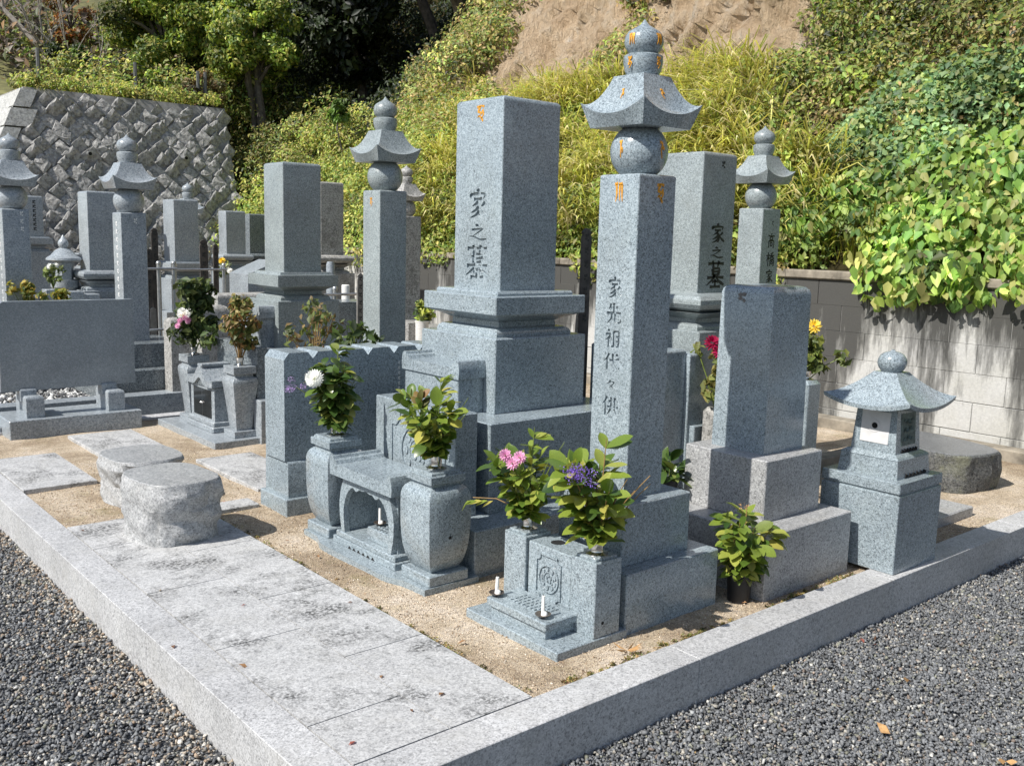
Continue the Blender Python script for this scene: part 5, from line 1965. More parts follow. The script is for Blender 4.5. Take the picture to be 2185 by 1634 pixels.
t = gravestone('square grey gravestone in the middle left, just left of the slim five ring pillar', 2.89, 5.70, 0.27, 1.04, 1.737, 'granite_green', tiers=1, ground=0.56)
MB().box(2.70, 3.55, 5.52, 6.28, 0.258, 0.562, 0.004).build('middle_base', 'granite_far', t)
MB().box(2.609, 3.75, 5.47, 6.55, -0.05, 0.259, 0.004).build('lower_base', 'granite_far', t)
scroll_table(t, 2.70, 2.81, 5.66, 6.00, 0.56, 0.80, 'granite_far')
t = thing('crest_stone', 'plain upright stone behind the right tapering vase', 'crest stone', (2.65, 5.9, 0.25))
MB().box(2.625, 2.695, 5.55, 6.15, 0.257, 0.585, 0.004).build('slab', 'granite_dark', t)

t = thing('five_ring_tower', 'slim five ring memorial pillar rising behind the notched panels', 'memorial pillar', (3.0, 4.69, 0.0))
stack(t, [('lower_base', 2.75, 3.27, 4.44, 4.94, -0.05, 0.30), ('upper_base', 2.84, 3.18, 4.53, 4.86, 0.30, 0.56)], G)
five_ring(t, 3.004, 4.688, 0.0885, 0.558, 1.540, 1.0, 'granite_green')
glyphs_part(t, 'gold_letter', 'gold', [('seed_b', on_mx(2.9155, 4.69, 1.445, 0.045), 0.045, 0.055, 17)])
glyphs_part(t, 'white_lettering', 'white_ink', [('mark', on_mx(2.9155, 4.685, 0.615, 0.04), 0.04, 0.045, 14)])

t = thing('five_ring_tower', 'five ring memorial pillar with a white lettered side behind the dark tablet', 'memorial pillar', (2.67, 7.9, 0.0))
stack(t, [('lower_base', 2.25, 3.1, 7.47, 8.36, -0.05, 0.21), ('middle_base', 2.38, 2.97, 7.60, 8.20, 0.21, 0.40)], 'granite_dark')
five_ring(t, 2.667, 7.895, 0.099, 0.39, 1.415, 1.18, 'granite_far')
items = [('mark', on_mx(2.568, 7.9, 1.30 - k * 0.062, 0.06), 0.06, 0.05, 17) for k in range(14)]
items.append(('mark', on_my(7.796, 2.68, 1.32, 0.05), 0.05, 0.06, 12))
glyphs_part(t, 'white_lettering', 'white_ink', items, th=0.002)
t = thing('five_ring_tower', 'five ring memorial pillar cut off by the left edge of the view', 'memorial pillar', (1.95, 8.49, 0.0))
stack(t, [('lower_base', 1.6, 2.3, 8.1, 8.85, -0.05, 0.25), ('upper_base', 1.75, 2.16, 8.28, 8.70, 0.25, 0.45)], 'granite_dark')
five_ring(t, 1.958, 8.488, 0.0985, 0.44, 1.42, 1.15, 'granite_far')
items = [('mark', on_mx(1.8595, 8.49, 1.30 - k * 0.062, 0.05), 0.05, 0.05, 15) for k in range(14)]
items += [('mark', on_my(8.389, 2.0, 1.36 - k * .06, 0.045), 0.045, 0.05, 15) for k in range(3)]
glyphs_part(t, 'white_lettering', 'white_ink', items, th=0.002)

gravestone('grey square gravestone with a cushion ledge just left of the white lettered pillar', 2.95, 9.91, 0.28, 0.875, 1.64, 'granite_far', 0.295, True, 2)
t = gravestone('grey gravestone with the small jewel of a pillar showing above it', 4.43, 11.56, 0.30, 0.905, 1.648, 'granite_far', 0.345, False, 2)
gravestone('low pale gravestone with a cushion ledge in the middle distance against yellow green scrub', 5.30, 12.05, 0.265, 0.99, 1.545, 'granite_far', 0.24, True, 2)
gravestone('low dull grey gravestone close behind and right of the pale cushion ledged one', 5.95, 12.75, 0.25, 0.98, 1.53, 'granite_dark', 0.25, True, 2)
gravestone('brownish gravestone partly hidden behind the middle left gravestone', 5.03, 9.075, 0.27, 1.065, 1.82, 'granite_brown', 0.27, True, 2)
t = gravestone('distant gravestone with a column of black letters at the far left', 3.10, 13.1, 0.27, 1.157, 1.655, 'granite_far', 0.27, False, 2)
glyphs_part(t, 'black_lettering', 'black_ink', [('mark', on_my(13.1, 3.27, 1.55 - k * 0.055, 0.07), 0.07, 0.06, 20) for k in range(7)], th=0.002)
gravestone('distant pale gravestone seen left of the cushion ledged grey one', 3.9, 13.2, 0.3, 0.95, 1.60, 'granite_far', 0.3, False, 2)

# pillars only partly seen
t = thing('five_ring_tower', 'grey five ring pillar half hidden by the slim pillar behind the notched panels', 'memorial pillar', (4.86, 7.2, 0.0))
stack(t, [('lower_base', 4.6, 5.1, 6.95, 7.45, -0.05, 0.3), ('upper_base', 4.7, 5.0, 7.05, 7.35, 0.3, 0.55)], 'granite_brown')
five_ring(t, 4.845, 7.215, 0.095, 0.54, 1.46, 0.86, 'granite_brown')
t = thing('five_ring_tower', 'small five ring pillar whose roof shows beside the pillar at the left edge', 'memorial pillar', (2.83, 12.6, 0.0))
stack(t, [('lower_base', 2.55, 3.1, 12.3, 12.9, -0.05, 0.4)], 'granite_far')
five_ring(t, 2.82, 12.6, 0.1, 0.39, 1.26, 1.05, 'granite_far')
t = thing('five_ring_tower', 'five ring pillar whose roof tip shows right of the white lettered pillar', 'memorial pillar', (3.98, 11.9, 0.0))
stack(t, [('lower_base', 3.7, 4.26, 11.6, 12.2, -0.05, 0.4)], 'granite_far')
five_ring(t, 3.95, 11.9, 0.1, 0.39, 1.22, 1.0, 'granite_far')
t = thing('five_ring_tower', 'five ring pillar of which only the jewel shows above the gravestone by the scrub', 'memorial pillar', (4.97, 12.47, 0.0))
stack(t, [('lower_base', 4.7, 5.25, 12.2, 12.75, -0.05, 0.4)], 'granite_far')
five_ring(t, 4.97, 12.47, 0.1, 0.39, 1.33, 1.1, 'granite_far')

# right rear plot: stones facing the other way
t = gravestone('square gravestone behind the tall pillar with three black characters on its shaded face', 3.815, 3.085, 0.262, 1.047, 1.742, 'granite_green', 0.30, True, 1, 0.42)
yf, xc = 3.085, 3.952
glyphs_part(t, 'black_lettering', 'black_ink', [('ie', on_my(yf, xc, 1.297, 0.12), 0.12, 0.10, 13), ('no', on_my(yf, xc, 1.22, 0.115), 0.115, 0.06, 14), ('haka', on_my(yf, xc, 1.073, 0.15), 0.15, 0.138, 13),
                                                ('mark', on_my(yf, 3.97, 1.66, 0.05), 0.05, 0.05, 16)])
MB().box(3.62, 4.30, 2.90, 3.62, 0.0, 0.421, 0.004).build('lower_base', G, t)
t = thing('five_ring_tower', 'five ring memorial pillar at the right with a column of dark characters', 'memorial pillar', (4.86, 3.49, 0.0))
stack(t, [('lower_base', 4.6, 5.12, 3.22, 3.74, -0.05, 0.3), ('upper_base', 4.7, 5.02, 3.33, 3.65, 0.3, 0.55)], G)
five_ring(t, 4.856, 3.488, 0.086, 0.54, 1.505, 0.93, 'granite_green')
yf = 3.402
glyphs_part(t, 'dark_lettering', 'black_ink', [('taka', on_my(yf, 4.865, 1.275, 0.075), 0.075, 0.085, 12), ('hashi', on_my(yf, 4.865, 1.168, 0.08), 0.08, 0.085, 11), ('ie', on_my(yf, 4.865, 1.072, 0.075), 0.075, 0.08, 12),
                                               ('mark', on_my(yf, 4.87, 1.40, 0.03), 0.03, 0.04, 12)])
t = thing('panel_monument', 'dark narrow upright stone between the tall pillar and the pale gravestone', 'monument', (3.6, 3.0, 0.0))
MB().box(3.50, 3.80, 2.98, 3.3, 0.0, 0.12, 0.004).build('lower_base', G, t)
MB().box(3.60, 3.71, 2.93, 3.20, 0.11, 0.77, 0.003, top=0.015).build('panel', G, t)
MB().box(3.40, 3.60, 2.955, 3.4, 0.0, 0.79, 0.003, top=0.015).build('panel', G, t)
t = thing('block_vase', 'chamfered grey stone post holding the yellow flower, left of the stone lantern', 'stone vase', (4.56, 2.9, 0.0))
MB().sq(4.575, 2.92, [(0.060, 0.0), (0.060, 0.555), (0.045, 0.575)], round_=0.15).build('vase_body', G, t, 24)
t = thing('block_vase', 'grey stone post holding the crimson flower, mostly hidden behind the pale gravestone', 'stone vase', (3.7, 2.82, 0.0))
MB().sq(3.71, 2.82, [(0.060, 0.0), (0.060, 0.5), (0.045, 0.52)], round_=0.15).build('vase_body', 'granite_brown', t, 24)
t = thing('low_kerb', 'low brown stone edging at the foot of the block wall behind the lantern', 'kerb', (5.0, 3.5, 0.0))
MB().box(4.9, 6.2, 3.0, 3.1, -0.05, 0.07, 0.006).build('kerb_stone', 'coping', t)
for k, (x, y, s) in enumerate(((4.75, 2.75, 0.06), (4.9, 2.85, 0.05), (4.62, 2.62, 0.045))):
    V_, F_, C_ = rocks(np.array([[x, y, 0.005]]), np.array([s * 2.2]), np.array([[0.2, 0.19, 0.17]]), 0.5)
    o = np_mesh('loose_stone', V_ - np.array([x, y, 0]), F_, 'pebble', C_)
    o.location = (x, y, 0)
    tag(o, ('largest loose flat stone in the sand behind the lantern', 'loose stone nearest the block wall behind the lantern', 'smallest loose stone between the pale gravestone and the lantern')[k], 'stone', 'loose stones behind the lantern')


# ---------------- odds and ends of the far left: old stones, lantern, racks, stupas
def wooden_stupa(lab, x, y, z1, w, z0=0.0, mat='wood_dark', lean=0.0, marks=True, fx='y'):
    t = thing('wooden_stupa', lab, 'grave board', (x, y, z0))
    n = 9
    poly = [(x - w / 2, z0), (x + w / 2, z0), (x + w / 2 + lean, z1 - w * .8), (x + w * .4 + lean, z1 - w * .55), (x + w / 2 + lean, z1 - w * .35), (x + lean + w * .2, z1 - w * .06), (x + lean, z1), (x + lean - w * .2, z1 - w * .06), (x - w / 2 + lean, z1 - w * .35), (x - w * .4 + lean, z1 - w * .55), (x - w / 2 + lean, z1 - w * .8)]
    MB().prism(poly, 'y', y, y + 0.014).build('board', mat, t, 20)
    if marks:
        glyphs_part(t, 'ink_marks', 'black_ink', [('mark', on_my(y, x + lean * .8, z1 - w * 1.2 - k * w * 1.1, w * .8), w * .8, w * .9, 16) for k in range(7)])
    return t


wooden_stupa('tall dark wooden grave board between the tallest gravestone and the near pillar', 3.375, 3.43, 1.353, 0.06, 0.17)
wooden_stupa('short weathered grave board behind the right corner of the tallest gravestone', 3.90, 4.04, 0.93, 0.09, 0.0, 'wood_grey', 0.05)
wooden_stupa('tallest dark grave board in the rack right of the white lettered pillar', 3.14, 8.66, 1.30, 0.06, 0.0)
wooden_stupa('shorter dark grave board leaning in the rack right of the white lettered pillar', 3.03, 8.55, 1.12, 0.055, 0.0, 'wood_dark', 0.02)
wooden_stupa('pale thin grave board low in the rack right of the white lettered pillar', 3.0, 8.35, 0.62, 0.05, 0.2, 'wood_grey', 0.0, False)
wooden_stupa('dark old grave board right of the jewel topped gravestone', 4.27, 10.3, 1.19, 0.09, 0.0)
wooden_stupa('second dark grave board just right of the old one by the scrub', 4.47, 10.45, 1.14, 0.06, 0.0)
wooden_stupa('lettered grey grave board left of the slim pillar behind the notched panels', 3.85, 6.34, 1.0, 0.055, 0.0, 'wood_grey')


def rack(lab, x0, x1, y, h, z0=0.0):
    t = thing('board_rack', lab, 'rack', (x0, y, z0))
    for x in (x0, x1):
        MB().tube([(x, y, z0), (x, y, h)], 0.018, 8).build('post', 'pipe', t)
        MB().lathe(x, y, sphere_prof(0.022, h - .005, h + .035, 6, .5), 10).build('post_cap', 'pipe', t, 60)
    for z in (h * 0.97, h * 0.45):
        MB().tube([(x0 - 0.1, y - .02, z), (x1 + .02, y - .02, z)], 0.011, 6).build('rail', 'pipe', t)


rack('steel grave board rack right of the white lettered pillar', 3.0, 3.13, 8.2, 0.99)
rack('steel grave board rack before the jewel topped gravestone', 3.6, 4.1, 9.4, 0.93)
rack('steel grave board rack left of the slim pillar', 3.72, 3.93, 6.5, 0.86)

t = thing('stone_lantern', 'small round capped stone lantern in the distance at the far left', 'stone lantern', (2.78, 10.17, 0.0))
MB().lathe(2.79, 10.18, [(0.13, 0.0), (0.13, 0.62), (0.10, 0.66), (0.13, 0.70), (0.13, 0.77)], 24).build('post', 'granite_far', t)
MB().lathe(2.79, 10.18, [(0.085, 0.77), (0.09, 0.94)], 6).build('fire_box', 'granite_far', t)
MB().lathe(2.79, 10.18, [(0.08, 0.94), (0.165, 0.965), (0.16, 0.985), (0.12, 1.01), (0.075, 1.06), (0.03, 1.085)], 24).build('cap', 'granite_far', t, 40)
MB().lathe(2.79, 10.18, sphere_prof(0.05, 1.08, 1.17, 8, .5)[:-1] + [(0.02, 1.18), (0.004, 1.21)], 16).build('finial', 'granite_far', t, 60)
for lab, (x0, x1, y0, y1, z0, z1), mt in (
        ('pale block beside the distant round capped lantern', (2.50, 2.62, 9.75, 9.9, 0.0, 0.70), 'granite_far'),
        ('grey low block between the distant round capped lantern and the left edge pillar', (2.66, 2.80, 9.6, 9.75, 0.0, 0.69), 'granite_far'),
        ('long low grey ledge behind the plants over the dark tablet', (2.2, 3.3, 9.35, 9.6, 0.0, 0.60), 'granite_far'),
        ('low step block left of the cushion ledged grey gravestone', (2.62, 2.95, 9.62, 9.8, 0.0, 0.66), 'granite_far')):
    single(MB().box(x0, x1, y0, y1, z0, z1, 0.005), 'stone_block', mt, lab, 'stone block', (x0, y0, z0), 'low stone blocks of the rear plots')
old = [('old weathered headstone with a rounded top behind the wilted bouquet', (2.93, 3.16, 7.15, 7.28, 0.0, 0.72)), ('old weathered block at the right of the rounded old headstone', (3.26, 3.52, 7.0, 7.2, 0.0, 0.69)),
       ('mossy old stone behind the flowers of the left tapering vase', (2.75, 2.92, 7.3, 7.45, 0.0, 0.62))]
for lab, (x0, x1, y0, y1, z0, z1) in old:
    single(MB().box(x0, x1, y0, y1, z0, z1, 0.004, top=0.05), 'old_headstone', 'granite_brown', lab, 'headstone', (x0, y0, z0), 'old weathered headstones')
single(MB().box(3.15, 3.75, 7.35, 7.6, 0.0, 0.79, 0.004, top=0.03), 'stone_block', 'granite_brown', 'wide weathered stone block with flat top behind the old headstones', 'stone block', (3.15, 7.35, 0))
poly = [(3.85, 0), (4.45, 0), (4.45, 0.90), (4.15, 1.03), (3.85, 0.90)]
single(MB().prism(poly, 'y', 8.3, 8.7), 'peaked_stone', 'granite_far', 'pale peaked stone just left of the middle left gravestone', 'headstone', (4.15, 8.5, 0))
single(MB().box(3.95, 4.5, 7.05, 7.35, 0.0, 0.73, 0.004), 'crest_block', 'granite_dark', 'dark block with a round crest right of the middle left gravestone', 'stone block', (3.95, 7.05, 0))
single(MB().box(4.43, 4.62, 6.55, 6.75, 0.0, 0.585, 0.004), 'stone_block', 'granite_brown', 'brown vase block right of the slim pillar holding a yellow green posy', 'stone block', (4.43, 6.55, 0))
single(MB().box(4.68, 5.2, 6.6, 6.85, 0.0, 0.535, 0.004), 'stone_block', 'granite_brown', 'brown crested block behind the left ledge of the tallest gravestone', 'stone block', (4.68, 6.6, 0))
single(MB().lathe(4.40, 7.5, [(0.036, 0.7), (0.036, 0.84), (0.03, 0.845)], 16), 'offering_can', 'paper', 'white drink can left of the slim pillar', 'can', (4.4, 7.5, 0.7))
single(MB().box(4.3, 4.6, 7.42, 7.62, 0.0, 0.70, 0.004), 'stone_block', 'granite_brown', 'block under the white drink can', 'stone block', (4.3, 7.42, 0))
single(MB().lathe(4.56, 8.05, [(0.04, 0.0), (0.04, 1.0), (0.03, 1.03)], 14), 'round_post', 'granite_far', 'round grey post before the brownish gravestone', 'post', (4.56, 8.05, 0))
single(MB().lathe(4.53, 6.50, [(0.03, 0.0), (0.05, 0.3), (0.055, 0.58), (0.06, 0.60)], 16), 'twisted_vase', 'paper', 'white flower vase right of the slim pillar', 'vase', (4.53, 6.5, 0))

# ================================================================== flowers and greenery
def leaf_mesh(mat, seed):
    rs = random.Random(seed)
    bend = rs.uniform(0.10, 0.42)
    fold = rs.uniform(0.10, 0.3)
    twist = rs.uniform(-0.25, 0.25)
    wid = rs.uniform(0.46, 0.62)
    prof = [(0.0, 0.03), (0.12, 0.32), (0.32, 0.8), (0.54, 1.0), (0.76, 0.86), (0.91, 0.46), (1.0, 0.02)]
    vs, fs = [], []
    for (t_, w) in prof:
        hw = w * wid * 0.5
        x = t_
        z = -bend * t_ * t_ + 0.02 * math.sin(t_ * 7 + seed)
        tw = twist * t_
        for s in (-1, 0, 1):
            zz = z + abs(s) * hw * fold * 1.4 + s * hw * tw
            vs.append((x, s * hw, zz))
    for i in range(len(prof) - 1):
        for s in range(2):
            a = i * 3 + s
            fs.append([a, a + 3, a + 4, a + 1])
    me = bpy.data.meshes.new('leaf')
    me.from_pydata(vs, [], fs)
    me.materials.append(MAT[mat])
    me.shade_smooth()
    return me


LEAFM = {m: [leaf_mesh(m, k * 7 + i) for k in range(5)] for i, m in enumerate(('leaf_fresh', 'leaf_dark', 'leaf_wilt'))}


def add_leaf(t, org, p, d, up, size, mat):
    d = Vector(d).normalized()
    n = (Vector(up) - d * Vector(up).dot(d))
    if n.length < 1e-4:
        n = d.orthogonal()
    n.normalize()
    b = n.cross(d)
    o = bpy.data.objects.new('leaf', random.choice(LEAFM[mat]))
    COL.objects.link(o)
    o.parent = t
    m = Matrix((d, b, n)).transposed().to_4x4()
    m = m @ Matrix.Diagonal((size, size * random.uniform(.85, 1.15), size, 1))
    m.translation = Vector(p) - Vector(org)
    o.matrix_local = m
    return o


def flower_mum(t, p, r, mat, face=(-0.5, -0.5, 0.7), n=70):
    mb = MB()
    fc = Vector(face).normalized()
    for k in range(n):
        u = (k + .5) / n
        th = math.acos(1 - 1.25 * u)
        ph = k * 2.399963
        a = fc.orthogonal().normalized()
        b = fc.cross(a)
        d = (fc * math.cos(th) + (a * math.cos(ph) + b * math.sin(ph)) * math.sin(th)).normalized()
        s = d.cross(fc)
        if s.length < 1e-3:
            s = a.copy()
        s.normalize()
        w = r * .13
        q = Vector(p)
        base, mid, tip = q + d * r * .25, q + d * r * .72 + fc * r * .04, q + d * r * random.uniform(.92, 1.05) - fc * r * .06
        mb.add([base - s * w * .5, base + s * w * .5, mid - s * w, mid + s * w, tip + fc * r * .1], [[0, 1, 3, 2], [2, 3, 4]])
    return mb.build('flower', mat, t, 0, fix=False)


def flower_spray(t, p, r, mat, n=120, part='flower'):
    mb = MB()
    for k in range(n):
        d = Vector((random.gauss(0, 1), random.gauss(0, 1), random.gauss(0.1, .8)))
        d = d.normalized() * r * random.uniform(.2, 1) ** .6
        q = Vector(p) + d
        a = Vector((random.gauss(0, 1), random.gauss(0, 1), random.gauss(0, 1))).normalized()
        b = a.orthogonal().normalized()
        s = r * random.uniform(.12, .22)
        mb.add([q, q + (a + b * .5) * s, q + a * s * 1.4, q + (a - b * .5) * s], [[0, 1, 2, 3]])
    return mb.build(part, mat, t, 0, fix=False)


def metal_cup(x, y, z, r, h_, lab, fluted=False):
    t = thing('metal_cup', lab, 'flower cup', (x, y, z))
    pr = [(r * 1.35, z), (r * 1.38, z + 0.004), (r * .8, z + 0.010), (r * .72, z + h_ * .3), (r * .82, z + h_ * .6), (r * 1.02, z + h_ * .96), (r * 1.06, z + h_), (r * .98, z + h_), (r * .9, z + h_ * .8)]
    MB().lathe(x, y, pr, 24, cap=False).build('cup', 'steel', t, 40)
    MB().lathe(x, y, [(r * .9, z + h_ * .78), (0.001, z + h_ * .79)], 16).build('water', 'void', t)
    return t


def bouquet(lab, x, y, z, height, width, stems=8, leaf=0.07, mat='leaf_fresh', per=5, nodes=6, droop=0.0, low=0.12, grp=None, lean=(0, 0), stemmat='stem', maxl=290, nm='bouquet', tall=1):
    t = thing(nm, lab, 'bouquet', (x, y, z), grp)
    org = (x, y, z)
    sm = MB()
    cnt = 0
    for s in range(stems):
        a = 2 * math.pi * (s + random.uniform(-.3, .3)) / stems
        k = random.uniform(.35, 1.0) if s >= tall else 0.12
        out = width * .5 * k * 0.7
        h_ = height * (random.uniform(.62, .92) if s >= tall else 1.0)
        pts = []
        for i in range(7):
            u = i / 6
            rr_ = out * (u ** 1.3) + 0.008 * k
            zz = z - 0.02 + h_ * u * (1 - 0.12 * k * u)
            pts.append(Vector((x + math.cos(a) * rr_ + lean[0] * u, y + math.sin(a) * rr_ + lean[1] * u, zz)))
        sm.tube(pts, [0.0032, .003, .0028, .0026, .0022, .0018, .0012], 5)
        for nd in range(nodes):
            u = low + (1 - low) * (nd + random.uniform(.2, .8)) / nodes
            i = min(5, int(u * 6))
            p = pts[i].lerp(pts[i + 1], u * 6 - i)
            ax = (pts[i + 1] - pts[i]).normalized()
            topn = nd == nodes - 1
            for q in range(per if not topn else per + 1):
                if cnt >= maxl:
                    break
                b = 2 * math.pi * q / per + random.uniform(-.5, .5) + nd
                e1 = ax.orthogonal().normalized()
                e2 = ax.cross(e1)
                rad = e1 * math.cos(b) + e2 * math.sin(b)
                outward = Vector((p.x - x, p.y - y, 0))
                if outward.length > 1e-4:
                    rad = rad + outward.normalized() * .7
                d = rad + ax * random.uniform(.25, .9 if not topn else 1.6) + Vector((0, 0, -droop * random.uniform(.4, 1.3)))
                up = Vector((0, 0, 1)) + ax * .5 + Vector((-.3, -.1, 0)) + Vector((random.gauss(0, .35), random.gauss(0, .35), random.gauss(0, .2)))
                mt_ = mat if random.random() > .16 else random.choice(('leaf_dark', 'leaf_fresh'))
                add_leaf(t, org, p, d, up, leaf * random.uniform(.5, 1.25), mt_)
                cnt += 1
    sm.build('stems', stemmat, t, 40)
    return t


def stem_to(t, a, b, mat='stem', r_=0.002):
    a, b = Vector(a), Vector(b)
    m = a.lerp(b, .55) + Vector((0, 0, .02))
    MB().tube([a, m, b], r_, 5).build('flower_stem', mat, t, 40)


FG = 'evergreen bouquets in steel cups before the near graves'
# left round shouldered vase
metal_cup(2.072, 3.612, 0.434, 0.030, 0.055, 'steel cup in the left round shouldered vase before the panels')
t = bouquet('leafy evergreen bouquet with a white chrysanthemum and mauve sprig in the left round shouldered vase', 2.072, 3.612, 0.475, 0.36, 0.26, 13, 0.074, 'leaf_dark', 4, 6, 0.6, 0.06, FG, tall=2)
flower_mum(t, (1.943, 3.564, 0.695), 0.042, 'petal_white', (-.75, -.5, .35), 90)
stem_to(t, (2.07, 3.61, .49), (1.95, 3.565, .68))
for k in range(7):
    flower_spray(t, (1.909 + random.gauss(0, .014), 3.693 + random.gauss(0, .02), 0.667 + random.gauss(0, .035)), 0.018, 'petal_mauve', 40)
stem_to(t, (2.06, 3.63, .50), (1.92, 3.685, .645))
# right round shouldered vase
metal_cup(2.078, 2.878, 0.434, 0.029, 0.062, 'steel cup in the right round shouldered vase before the crest stone')
t = bouquet('bright green leafy bouquet with one dry tip in the right round shouldered vase', 2.078, 2.878, 0.475, 0.32, 0.40, 14, 0.066, 'leaf_fresh', 4, 6, 0.25, 0.05, FG)
for k in range(8):
    add_leaf(t, (2.078, 2.878, 0.485), (2.04, 2.93, 0.66 + k * .006), (random.gauss(0, .6), random.gauss(0, .6), 1), (-1, -.5, .4), 0.05, 'leaf_wilt')
# near block vases
metal_cup(2.2, 2.484, 0.277, 0.026, 0.055, 'steel cup in the left square vase of the nearest altar')
t = bouquet('green bouquet with pale pink flowers in the left square vase of the nearest altar', 2.2, 2.484, 0.315, 0.35, 0.44, 15, 0.064, 'leaf_fresh', 4, 6, 0.2, 0.08, FG)
for k in range(3):
    flower_mum(t, (2.06 + .010 * k, 2.452 - 0.026 * k, 0.565 - 0.012 * (k % 2) * 2), 0.026, 'petal_pink', (-.7, -.5, .4), 30)
stem_to(t, (2.195, 2.484, .33), (2.068, 2.43, .55))
for k in range(5):       # trailing twig
    add_leaf(t, (2.2, 2.484, 0.325), (2.10 - k * .008, 2.56 + k * .022, 0.385 - k * .004), (-.5, 1, random.uniform(-1, .4)), (-.4, 0, 1), 0.055, 'leaf_fresh')
stem_to(t, (2.19, 2.49, .335), (2.075, 2.645, .372), 'stem_brown')
metal_cup(2.2, 2.138, 0.277, 0.028, 0.058, 'steel cup in the right square vase of the nearest altar')
t = bouquet('big bright bouquet with deep purple flowers in the right square vase of the nearest altar', 2.2, 2.138, 0.315, 0.37, 0.54, 15, 0.080, 'leaf_fresh', 4, 6, 0.15, 0.06, FG, stemmat='stem_brown')
for k in range(16):
    flower_spray(t, (2.035 + random.gauss(0, .012), 2.068 + random.gauss(0, .026), 0.588 + random.gauss(0, .02)), 0.019, 'petal_purple', 40)
stem_to(t, (2.195, 2.14, .33), (2.08, 2.12, .56))
stem_to(t, (2.19, 2.145, .30), (2.085, 2.11, .55), 'stem_brown')
# black pot between the tower base and the pale gravestone
t = thing('flower_pot', 'black pot on the sand between the tall pillar and the pale gravestone', 'pot', (2.915, 2.045, -0.02))
MB().lathe(2.885, 2.06, [(0.04, -0.03), (0.045, 0.05), (0.05, 0.12), (0.052, 0.125), (0.045, 0.12)], 20).build('pot', 'black_pot', t, 40)
t = bouquet('drooping green bouquet with a withered flower head in the black pot on the sand', 2.885, 2.055, 0.09, 0.28, 0.28, 12, 0.072, 'leaf_fresh', 4, 5, 0.8, 0.05, FG, stemmat='stem_brown')
flower_spray(t, (2.806, 2.008, 0.36), 0.022, 'dry_leaf', 50, 'withered_flower')
# little plant behind the tower step
t = thing('flower_pot', 'small dark cup on the step between the tall pillar and the pale gravestone', 'pot', (3.0, 2.55, 0.2))
MB().lathe(3.02, 2.54, [(0.035, 0.1), (0.04, 0.30), (0.045, 0.325), (0.038, 0.32)], 18).build('pot', 'black_pot', t, 40)
bouquet('short broad leaved sprig in a small dark cup behind the tall pillar steps', 3.02, 2.54, 0.30, 0.13, 0.2, 6, 0.085, 'leaf_dark', 3, 2, 0.1, 0.3, FG)


def far_bouquet(lab, x, y, z, h_, w, leaf, pal, n=420, flowers=(), stemmat='stem', upright=0.0, cup=False, squash=None):
    t = thing('bouquet', lab, 'bouquet', (x, y, z))
    m = 18
    cen = np.stack([x + rng.normal(size=m) * w * .25, y + rng.normal(size=m) * w * .25, z + h_ * (0.18 + 0.78 * rng.random(m))], -1)
    cen[0] = (x, y, z + h_ * .93)
    V, F, C = clump_leaves(cen, rng.uniform(.12, .22, m) * w, np.full(m, n // m), leaf, pal, None, 0.5, facing=(-.5, -.3, .5), squash=1.0, shell=.3, clumpvar=.15)
    o = np_mesh('leaves', V - np.array([x, y, z]), F, 'foliage', C)
    o.parent = t
    mb = MB()
    for c in cen:
        mb.tube([(x, y, z - .04), ((x + c[0]) / 2, (y + c[1]) / 2, (z + c[2]) / 2), tuple(c)], 0.003, 4)
    mb.build('stems', stemmat, t, 0)
    for (dx, dy, dz, r_, mt) in flowers:
        flower_mum(t, (x + dx, y + dy, z + dz), r_, mt, (-.6, -.5, .5), 36)
    return t


DG = [(0.05, 0.085, 0.02), (0.08, 0.12, 0.03), (0.13, 0.16, 0.05), (0.035, 0.06, 0.016)]
metal_cup(2.520, 6.285, 0.468, 0.028, 0.05, 'steel cup in the left tapering vase')
fl = [(-.10 + random.gauss(0, .025), -.10 + random.gauss(0, .035), .235 + random.gauss(0, .015), .026, 'petal_white') for k in range(7)]
fl += [(-.11 + random.gauss(0, .025), -.09 + random.gauss(0, .035), .185 + random.gauss(0, .02), .022, 'petal_pink') for k in range(7)]
fl += [(-.11, -.11, .225, .022, 'petal_yellow')]
far_bouquet('dark green bouquet with white and pink chrysanthemums in the left tapering vase', 2.520, 6.285, 0.52, 0.42, 0.36, 0.06, DG, 1000, fl)
metal_cup(2.545, 5.622, 0.468, 0.028, 0.05, 'steel cup in the right tapering vase')
far_bouquet('wilted brown and green bouquet in the right tapering vase', 2.545, 5.622, 0.515, 0.38, 0.26, 0.05, [(0.14, 0.15, 0.04), (0.27, 0.16, 0.06), (0.11, 0.14, 0.04), (0.30, 0.24, 0.09), (0.13, 0.16, 0.05)], 620, (), 'stem_brown')
far_bouquet('sparse reddish twigs rising behind the notched panels', 2.72, 5.0, 0.50, 0.40, 0.34, 0.05, [(0.13, 0.16, 0.05), (0.22, 0.16, 0.07), (0.08, 0.11, 0.03)], 230, (), 'stem_brown')
far_bouquet('low leafy sprig between the notched panels and the slim pillar', 2.70, 4.52, 0.62, 0.20, 0.2, 0.06, DG, 110)
metal_cup(4.575, 2.92, 0.575, 0.032, 0.05, 'steel cup in the chamfered post left of the lantern')
far_bouquet('bouquet with one yellow and one white chrysanthemum in the chamfered post left of the lantern', 4.575, 2.92, 0.60, 0.22, 0.22, 0.06, [(0.13, 0.17, 0.04), (0.22, 0.24, 0.06), (0.08, 0.11, 0.03)], 330,
            [(0.01, -.02, .265, .045, 'petal_yellow'), (-.015, .03, .262, .04, 'petal_white')])
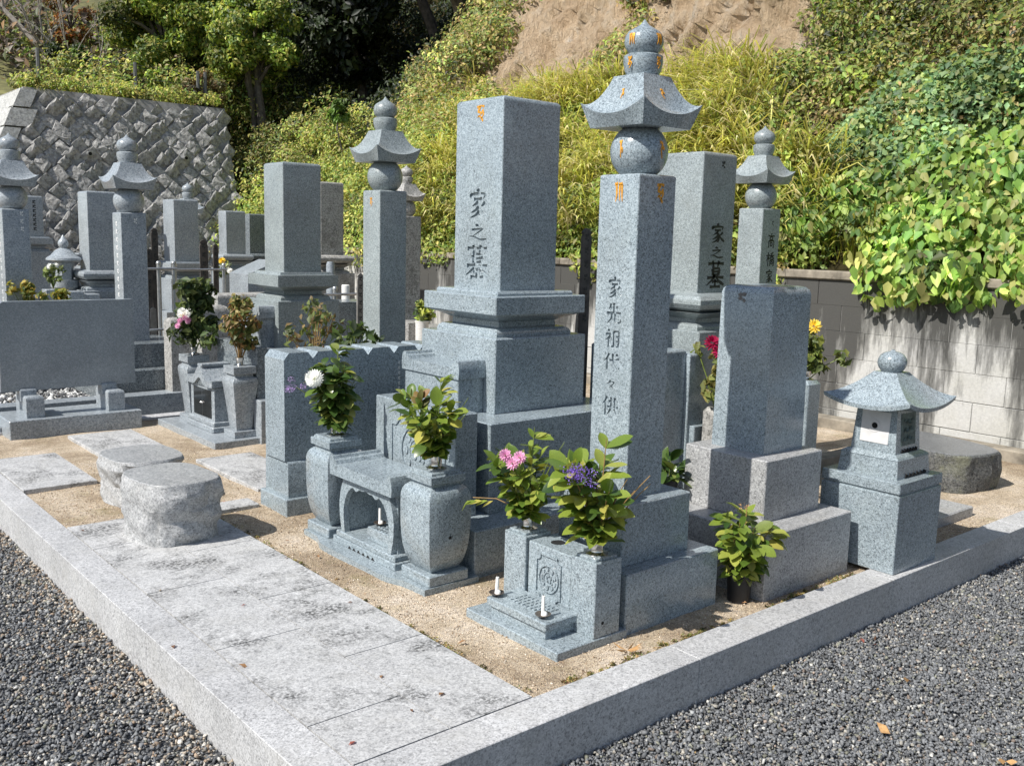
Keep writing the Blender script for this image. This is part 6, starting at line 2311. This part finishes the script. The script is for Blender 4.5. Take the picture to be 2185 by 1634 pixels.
far_bouquet('bouquet with a crimson flower showing left of the pale gravestone', 3.70, 2.835, 0.52, 0.28, 0.17, 0.055, [(0.13, 0.17, 0.04), (0.2, 0.22, 0.06), (0.25, 0.22, 0.07)], 200,
            [(-.05, .01, .31, .042, 'petal_red'), (-.035, -.02, .27, .036, 'petal_red')])
for k, (x, y, w) in enumerate(((1.99, 8.30, .24), (2.18, 8.14, .22))):
    far_bouquet(('fuller yellow green plant over the left part of the dark tablet', 'looser yellow green plant over the middle of the dark tablet')[k], x, y, 0.58, 0.26 - .05 * k, w, 0.055, [(0.3, 0.28, 0.05), (0.18, 0.2, 0.04), (0.1, 0.14, 0.03), (0.38, 0.3, 0.07)], 420)
far_bouquet('distant posy with a yellow flower and white flowers before the low pale gravestone', 4.80, 11.0, 0.72, 0.2, 0.2, 0.05, DG + GREEN_Y[:1], 160, [(0, .04, .21, .05, 'petal_yellow'), (.02, -.05, .15, .04, 'petal_white'), (.03, -.1, .1, .04, 'petal_white')])
far_bouquet('yellow green posy in the white vase right of the slim pillar', 4.53, 6.50, 0.60, 0.15, 0.17, 0.055, GREEN_Y[:3] + DG[:1], 150)
far_bouquet('small posy with pale flowers by the distant round capped lantern', 2.62, 9.95, 0.74, 0.18, 0.2, 0.05, DG + [(0.2, 0.24, 0.07)], 160, [(-.02, 0, .17, .035, 'petal_white'), (.02, -.05, .18, .03, 'petal_white')])

# fallen dry leaves
for k, (x, y, z, s, lab) in enumerate(((2.62, 1.30, -0.135, 0.045, 'largest curled dry leaf on the gravel below the kerb'), (2.75, 1.02, -0.14, 0.03, 'small yellow dry leaf on the gravel towards the lower right'),
                                       (3.02, 1.45, -0.14, 0.03, 'dry leaf on the gravel furthest right'), (2.25, 0.98, -0.14, 0.028, 'dry leaf on the gravel near the lower edge'),
                                       (2.20, 1.985, -0.005, 0.05, 'dry yellow weed tuft on the sand by the nearest altar slab'))):
    mb = MB()
    for e in range(2 if k != 4 else 9):
        a_ = random.uniform(0, 6.28)
        d = Vector((math.cos(a_), math.sin(a_), random.uniform(.05, .5)))
        b_ = d.orthogonal().normalized()
        p = Vector((x, y, z))
        w_ = s * (.3 if k != 4 else .06)
        mb.add([p, p + d * s * .5 + b_ * w_, p + d * s + Vector((0, 0, s * .15)), p + d * s * .5 - b_ * w_], [[0, 1, 2], [0, 2, 3]])
    single(mb, 'dry_leaf' if k != 4 else 'dry_weed', 'dry_leaf', lab, 'leaf' if k != 4 else 'weed', (x, y, z), None, 0)

for o in bpy.data.objects:
    if 'org' in o:
        del o['org']
